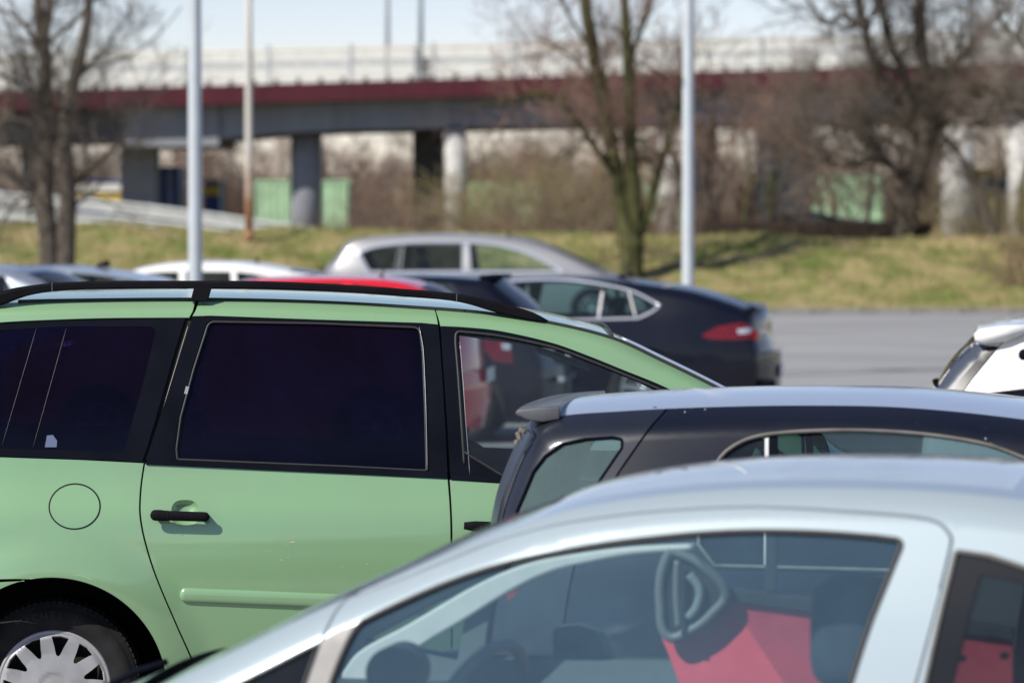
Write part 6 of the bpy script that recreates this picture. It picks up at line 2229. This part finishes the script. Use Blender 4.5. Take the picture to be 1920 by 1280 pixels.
# ------------------------------------------------------------------ silver hatchback, nearest, facing left
def silver_hatch():
    sp = [(-480, 2080), (-525, 1880), (-505, 1740), (-440, 1640), (-300, 1540), (-100, 1460), (60, 1400), (190, 1345), (310, 1283), (430, 1224), (565, 1158), (700, 1098), (835, 1038), (940, 998),
          (1020, 968), (1090, 950), (1200, 932), (1350, 918), (1500, 914), (1650, 916), (1800, 924), (1950, 941), (2150, 972), (2350, 1015), (2500, 1070), (2620, 1200), (2720, 1400),
          (2790, 1520), (2810, 1700), (2800, 1900), (2770, 2080)]
    W = 0.86
    sect = [(0.1, W - .06), (0.3, W - .02), (0.5, W), (0.72, W - .004), (.88, W - .03), (1.0, W - .065), (1.2, W - .13), (1.36, W - .195), (1.5, W - .26)]
    c = Car('silver_hatchback', 'silver blue hatchback nearest the camera with red door lining seen through its front window', 'hatchback', 1200, 8.3, W, -13, sect, sp, r=0.07, nose=(-9, 9, .1), g=0.045)
    a0, a1 = c.ctrl[:, 0].min(), c.ctrl[:, 0].max()
    c.nose = (a0, a1, 0.16)
    zc, R = 0.31, 0.31
    RA = .37
    was = [a0 + 0.8, a1 - 0.6]
    zb = 0.2
    S = c.spine
    loc = c.loc
    ftop = cr([(607, 1194), (626, 1153), (650, 1124), (677, 1113.5), (768, 1079.5), (835, 1052.5), (936, 1012.5), (1037, 985.5), (1137, 969.5), (1240, 958.5), (1387, 951), (1500, 953.5), (1575, 958.5), (1680, 966), (1735, 973), (1765, 984), (1781, 1003)], 14)
    fright = cr([(1783, 1012), (1779, 1034), (1755, 1131), (1725, 1244), (1700, 1340), (1690, 1420), (1690, 1600), (1640, 1760), (1560, 1900)], 16)
    gtop = cr([(681, 1164), (734, 1138), (835, 1094), (936, 1060), (1037, 1037), (1137, 1019.5), (1240, 1007), (1330, 999), (1425, 996), (1537, 998.5), (1640, 1006)], 14)
    glassP = gtop + rounded([(1640, 1006), (1694, 1013, 13), (1661, 1094)])[1:-1] + cr([(1661, 1094), (1631, 1169), (1597, 1274), (1565, 1392)], 14) + [(1100, 1398), (592, 1388)] + cr([(606, 1330), (624, 1270), (650, 1207), (668, 1175)], 12)
    G = loc(glassP)
    left_edge = cr([(545, 1400), (575, 1284), (603, 1204)], 12)
    doorP = loc(ftop + fright + [(545, 1900), (520, 1700), (530, 1500)] + left_edge)
    body_hole = []
    dc = doorP.mean(0)
    # door opening 3.5 mm larger all round
    dp = resample(doorP, 0.04)
    t = np.roll(dp, -1, 0) - np.roll(dp, 1, 0)
    t /= np.linalg.norm(t, axis=1)[:, None] + 1e-9
    area = 0.5 * np.sum(dp[:, 0] * np.roll(dp[:, 1], -1) - np.roll(dp[:, 0], -1) * dp[:, 1])
    nr = np.stack([t[:, 1], -t[:, 0]], 1) * (1 if area > 0 else -1)
    hole = dp + nr * 0.005
    rw_out = loc(rounded([(1793, 1033, 8), (1856, 1042), (1920, 1063), (2040, 1108), (2170, 1180), (2290, 1290, 20), (2280, 1398, 12), (1752, 1398, 8), (1763, 1300), (1780, 1180), (1786, 1090)]))
    rw_in = loc(rounded([(1838, 1076, 10), (1920, 1092), (2030, 1135), (2140, 1205), (2215, 1290, 20), (2225, 1376, 12), (1768, 1376, 8), (1783, 1290), (1810, 1180)]))
    rw_out = loc(rounded([(1793, 1033, 8), (1856, 1042), (1920, 1063), (2040, 1108), (2170, 1180), (2290, 1290, 20), (2280, 1398, 12), (1712, 1398, 8), (1731, 1300), (1757, 1180), (1778, 1090)]))
    qw = loc(rounded([(596, 1207), (520, 1247), (446, 1284), (330, 1345, 6), (535, 1390, 6), (568, 1285)]))
    bottom = []
    for wa in sorted(was, reverse=True):
        bottom += [(wa + RA, zb)] + c.arc(wa, zc, RA, -8, 188) + [(wa - RA, zb)]
    poly = L2(S, [(S[-1][0] - .02, zb)], bottom, [(S[0][0] + .03, zb)])
    rwh = rw_out
    body = c.panel('body_side', poly, M_silver, [hole, rwh, qw], lip=0.02, g=0.05)
    doors = c.panel('front_door', doorP, M_silver, [G], lip=0.014, g=0.035)
    c.panel('door_gap_backing', [tuple(p) for p in (hole + nr * 0.007)], M_rubber, [dp - nr * 0.03], off=-0.022, lip=0, g=0.05)
    V, T = triangulate(G, [], 0.07)
    for side, par in zip((-1, 1), doors):
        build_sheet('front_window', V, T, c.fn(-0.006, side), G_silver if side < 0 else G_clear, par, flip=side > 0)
        tube('window_seal', c.surf(resample(G, 0.03), -0.001, side), 0.0065, M_rubber, par, closed=True)
    c.line('door_seam_seal', loc(ftop + fright[:8]), 0.0036, M_seam, off=-0.001, n=6)
    # grey window divider / sail panel at the front of the door
    sail = loc(rounded([(606, 1196, 3), (640, 1178), (668, 1170, 3), (650, 1205), (626, 1262), (606, 1320), (590, 1392), (545, 1400), (575, 1284)]))
    for side, par in zip((-1, 1), doors):
        V, T = triangulate(sail, [], 0.03)
        build_sheet('window_divider', V, T, c.fn(0.003, side), M_sail, par, flip=side > 0, lip=0.006)
    V, T = triangulate(qw, [], 0.05)
    for side, par in zip((-1, 1), body):
        build_sheet('quarter_window', V, T, c.fn(-0.005, side), G_dark, par, flip=side > 0)
        tube('window_seal', c.surf(resample(qw, 0.03), -0.001, side), 0.005, M_rubber, par, closed=True)
    fr = c.panel('rear_side_window', rw_out, M_gloss_black, [rw_in], off=-0.002, lip=0.008)
    V, T = triangulate(rw_in, [], 0.07)
    for side, par in zip((-1, 1), fr):
        build_sheet('pane', V, T, c.fn(-0.003, side), G_dark2, par, flip=side > 0)
        tube('window_seal', c.surf(resample(rw_out, 0.03), 0.0, side), 0.0055, M_trimgrey, par, closed=True)
    n = len(c.ctrl) - 1
    c.strip('front_bumper', 0, 3, M_silver, 0.04, bulge=0.2)
    c.strip('bonnet', 3, 7, M_silver, 0.05, bulge=0.10)
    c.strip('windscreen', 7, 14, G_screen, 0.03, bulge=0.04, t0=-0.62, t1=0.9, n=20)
    c.strip('windscreen_pillar', 6.9, 14.1, M_silver, 0.03, bulge=0.04, t0=-1, t1=-0.61, n=8)
    c.strip('windscreen_pillar', 6.9, 14.1, M_silver, 0.03, bulge=0.04, t0=0.885, t1=1, n=3)
    c.strip('roof_edge', 14, 23, M_silver, 0.034, bulge=0.04, t0=-1, t1=-0.82, n=6)
    c.strip('roof_edge', 14, 23, M_silver, 0.034, bulge=0.04, t0=0.82, t1=1, n=6)
    c.strip('added_glass_roof', 14, 20.6, G_addroof, 0.034, bulge=0.04, t0=-0.82, t1=0.82, n=22)  # glazed panel added to let sun reach the red door card
    c.strip('roof_rear', 20.6, 23, M_silver, 0.034, bulge=0.04, t0=-0.82, t1=0.82, n=22)
    c.strip('rear_window', 23.05, 25.6, G_dark, 0.03, bulge=0.08)
    c.strip('tailgate', 25.6, 28, M_silver, 0.03, bulge=0.12)
    c.strip('rear_bumper', 28, n, M_silver, 0.04, bulge=0.16)
    # linings
    inner = loc([(150, 1400), (430, 1270), (700, 1142), (940, 1040), (1100, 992), (1350, 962), (1800, 967), (2200, 1025), (2450, 1080), (2600, 1250), (2600, 1900), (100, 1900)])
    far_holes = [G, rw_in, qw]
    V, T = triangulate(inner, far_holes, 0.08)
    build_sheet('inner_trim', V, T, c.fn(-0.05, -1), M_dark_in, c.root)
    build_sheet('inner_trim', V, T, c.fn(-0.05, 1), M_light_in2, c.root, flip=True)
    c.strip('headlining', 20.4, 23, M_light_in2, 0.045, off=-0.035)
    c.floor_pan(a0 + .4, a1 - .3, 0.26)
    # --- far side, seen through the glass
    B = 0.66
    def flat(name, px, b, m, th=0.02, bev=0.004, parent=None):
        L = c.plane(np.array(px, float), b)
        bm = bmesh.new()
        f = [bm.verts.new((p[0], b, p[1])) for p in L]
        fc = bm.faces.new(f)
        r = bmesh.ops.extrude_face_region(bm, geom=[fc])
        for v in r['geom']:
            if isinstance(v, bmesh.types.BMVert): v.co.y += th
        bmesh.ops.recalc_face_normals(bm, faces=bm.faces)
        o = bm_obj(name, bm, m, parent or c.root)
        if bev:
            md = o.modifiers.new('bevel', 'BEVEL'); md.width = bev; md.segments = 2; md.limit_method = 'ANGLE'
        return o
    card = flat('red_door_card', cr([(1240, 1195), (1262, 1250), (1290, 1330), (1320, 1420)], 20) + [(1350, 1700), (1900, 1700), (1900, 1420), (1900, 1195), (1700, 1168), (1520, 1146), (1365, 1124), (1300, 1112), (1238, 1120)], B, M_red_in)
    flat('door_card_ledge', [(1232, 1085), (1365, 1102), (1520, 1122), (1900, 1178), (1900, 1200), (1520, 1148), (1365, 1127), (1236, 1112)], B - 0.02, M_slate, 0.05, parent=card)
    flat('door_pillar', [(1434, 1000), (1457, 1000), (1455, 1112), (1434, 1110)], 0.64, M_slate, 0.02)
    # grab handle pod
    ring = cr([(1256, 1030), (1312, 1056), (1360, 1111), (1333, 1152), (1296, 1180), (1252, 1192), (1238, 1131), (1240, 1075), (1256, 1030)], 8)[:-1]
    RL = c.plane(np.array(ring), B - .05)
    tube('grab_handle', [(p[0], B - .05, p[1]) for p in RL], 0.013, M_slate2, card, n=10, closed=True)
    flat('handle_pod', ring, B - .045, M_dark_in, 0.03, 0, card)
    bar = c.plane(np.array(cr([(1270, 1050), (1268, 1110), (1272, 1175)], 8)), B - .08)
    tube('pull_bar', [(p[0], B - .08, p[1]) for p in bar], 0.009, M_slate2, card, n=10)
    L = c.plane(np.array(cr([(1292, 1076), (1312, 1104), (1306, 1138), (1290, 1158)], 6)), B - .06)
    tube('door_opener', [(p[0], B - .06, p[1]) for p in L], 0.012, M_light_in2, card, n=10)
    # far windscreen pillar trim, pale
    up = cr([(640, 1262), (671, 1222), (761, 1172), (902, 1091), (986, 1057), (1070, 1040), (1180, 1026), (1300, 1020)], 14)
    lo = cr([(1300, 1030), (1180, 1040), (1104, 1054), (1037, 1070), (970, 1100), (869, 1162), (785, 1213), (735, 1256), (690, 1300), (640, 1340)], 14)
    flat('pillar_trim', up + lo, 0.60, M_light_in, 0.05, 0.01)
    # far door mirror beyond the window
    mg = rounded([(1041, 1183, 10), (1075, 1180, 14), (1112, 1192, 20), (1131, 1228, 16), (1126, 1252, 10), (1108, 1268, 6), (1043, 1272, 6)])
    mr = flat('far_door_mirror', rounded([(1035, 1176, 12), (1080, 1172, 14), (1120, 1186, 20), (1139, 1228, 16), (1132, 1258, 10), (1112, 1276, 6), (1037, 1279, 6)]), 0.90, M_slate, 0.08, 0.01)
    mgl = flat('mirror_glass', mg, 0.87, M_mirror, 0.004, 0, mr)
    xm = min(v.co.x for v in mgl.data.vertices)
    for v in mgl.data.vertices:
        v.co.y += (v.co.x - xm) * 0.22 - 0.01 + (v.co.z - 1.0) * 0.035
    # steering wheel on the near side, tilted
    wc = c.on(886, 1345, -0.36)
    RR = 0.185
    tilt = math.radians(68)
    ax1 = Vector((0.0, 1.0, 0)); ax2 = Vector((math.cos(tilt), 0, math.sin(tilt)))
    ax1 = Vector((0.30, 0.94, 0.0)).normalized(); 
    sw = tube('steering_wheel', [tuple(Vector(wc) + ax1 * RR * math.cos(t) + ax2 * RR * math.sin(t)) for t in np.linspace(0, 2 * math.pi, 40, endpoint=False)], 0.016, M_slate2, c.root, n=10, closed=True)
    box('steering_hub', wc, (0.06, 0.16, 0.12), M_slate, sw, 0.03, Matrix.Rotation(-0.4, 4, 'Y'), seg=3)
    tube('steering_spoke', [tuple(Vector(wc) - ax1 * RR), tuple(Vector(wc)), tuple(Vector(wc) + ax1 * RR)], 0.014, M_light_in2, sw, n=8)
    tube('steering_spoke', [tuple(Vector(wc)), tuple(Vector(wc) - ax2 * RR)], 0.014, M_light_in2, sw, n=8)
    tube('steering_column', [wc, (wc[0] - 0.3, wc[1], wc[2] - 0.12)], 0.04, M_dark_in, sw, n=10)
    # dashboard with instrument hood
    d = c.on(700, 1330, 0)
    box('dashboard', (d[0] - 0.10, 0, d[2] - 0.14), (0.50, 1.22, 0.30), M_slate, c.root, 0.10, seg=4)
    h = c.on(735, 1262, -0.30)
    lathe('instrument_hood', [(0.0, 0.02), (0.05, 0.018), (0.062, 0.01), (0.064, -0.12), (0.0, -0.12)], M_slate, c.root, n=28, centre=h, sgn=-1)
    # seats, driver's (near) and passenger's
    for (y, hx) in ((-0.34, 1598), (0.34, 1612)):
        hp = c.on(hx, 1182, y)
        if y > 0: hp = (hp[0] + 0.05, y, hp[2] - 0.05)
        hr = box('headrest', hp, (0.175, 0.25, 0.255), M_seatblue, c.root, 0.08, seg=6)
        box('backrest', (hp[0] + 0.08, y, hp[2] - 0.42), (0.14, 0.48, 0.60), M_seatblue, hr, 0.06, Matrix.Rotation(0.22, 4, 'Y'), seg=4)
        box('seat_cushion', (hp[0] - 0.18, y, hp[2] - 0.74), (0.52, 0.48, 0.15), M_seatblue, hr, 0.05, seg=3)
    hp = c.on(2050, 1230, -0.3)
    for y in (-0.32, 0.32):
        hr = box('headrest', (hp[0], y, hp[2]), (0.10, 0.24, 0.16), M_seatblue, c.root, 0.045, seg=4)
        box('backrest', (hp[0] + 0.05, y, hp[2] - 0.35), (0.13, 0.5, 0.5), M_seatblue, hr, 0.05, Matrix.Rotation(0.2, 4, 'Y'), seg=3)
    for (x, y) in ((1803, 1233), (1884, 1228)):
        p = c.on(x, y, -0.1)
        box('seat_belt_buckle', p, (0.02, 0.03, 0.014), M_lamp_red, c.root, 0.004)
    for wa in was:
        c.wheel(wa, zc, R, M_rim)
        c.arch_liner(wa, zc, RA)
    # near door mirror, below the frame; wiper at the screen base
    p = c.on(470, 1420, -.86)
    box('door_mirror', (p[0] + .05, -(W + 0.08), p[2] - 0.02), (0.13, 0.2, 0.13), M_silver, c.root, 0.045, seg=4)
    box('door_mirror', (p[0] + .05, (W + 0.08), p[2] - 0.02), (0.13, 0.2, 0.13), M_silver, c.root, 0.045, seg=4)
    wl = [c.on(235, 1262, 0.25), c.on(275, 1238, 0.12), c.on(315, 1226, 0.0)]
    for (px1, py1, px2, py2, b) in ((195, 1290, 312, 1240, 0.35),):
        q1, q2 = c.on(px1, py1, b), c.on(px2, py2, b)
        wa_ = tube('wiper_arm', [q1, ((q1[0] + q2[0]) / 2, b, (q1[2] + q2[2]) / 2 + .01), q2], 0.009, M_blacktrim, c.root, n=8, flat=1.6)
        tube('wiper_blade', [(q1[0] - .03, b - .1, q1[2] - .03), (q1[0] + .10, b + .1, q1[2] + .025)], 0.007, M_blacktrim, wa_, n=8)
    for side in (-1, 1):
        box('headlight', (a0 + 0.3, side * (W - .2), 0.68), (0.36, 0.2, 0.16), M_lamp_clear, c.root, 0.05, seg=3)
        box('tail_lamp', (a1 - 0.13, side * (W - .15), 0.85), (0.14, 0.16, 0.26), M_lamp_red, c.root, 0.03, seg=3)


G_addroof = glass('added_roof_pane', (0.88, 0.92, 0.94), ior=1.7, film=0.60, filmcol=(0.72, 0.84, 0.94), even=True)  # added roof pane; its pale blue film paints a sky reflection
G_screen = glass('windscreen_glass', (0.82, 0.9, 0.9), ior=1.8, film=0.25, filmcol=(0.5, 0.62, 0.76), even=True)  # light-blue film paints the sky mirrored in the windscreen
M_seam = simple('slate_seam_seal', (0.13, 0.16, 0.20), rough=0.6)
M_sail = simple('grey_sail_panel', (0.26, 0.25, 0.235), rough=0.5, noise=0.08)
M_slate = simple('slate_dashboard_plastic', (0.05, 0.06, 0.07), rough=0.7, noise=0.1)
M_slate2 = simple('grey_green_handle_plastic', (0.16, 0.18, 0.18), rough=0.45)
M_light_in2 = simple('grey_headlining_cloth', (0.20, 0.24, 0.26), rough=0.9, noise=0.05)
M_mirror = simple('mirror_glass', (0.62, 0.72, 0.74), rough=0.04, metal=1.0)
M_seatblue = simple('dark_blue_seat_cloth', (0.022, 0.030, 0.045), rough=0.9, noise=0.15, nscale=30)
silver_hatch()


# dark parked car beyond the hedge
sp_ = [(1410, 470), (1406, 445), (1412, 428), (1425, 418), (1446, 402), (1470, 393), (1500, 390), (1530, 392), (1552, 404), (1590, 412), (1650, 420), (1668, 440), (1664, 470)]
c = std_car('dark_distant_car', 'black saloon beyond the hedge, only its roof showing', 'saloon', 1500, 104, 0.86, 0, sp_, (1.5, 3, 5, 7, 8.6, 10.5), (0.75, -0.8), M_insig,
            [[(1448, 408), (1470, 398), (1500, 395), (1500, 414), (1448, 414)], [(1504, 395), (1528, 397), (1546, 407), (1548, 414), (1504, 414)]], belt=.95 + .62, roof=1.45 + .6, r=.12, g=.14, lining=False, seats=False)
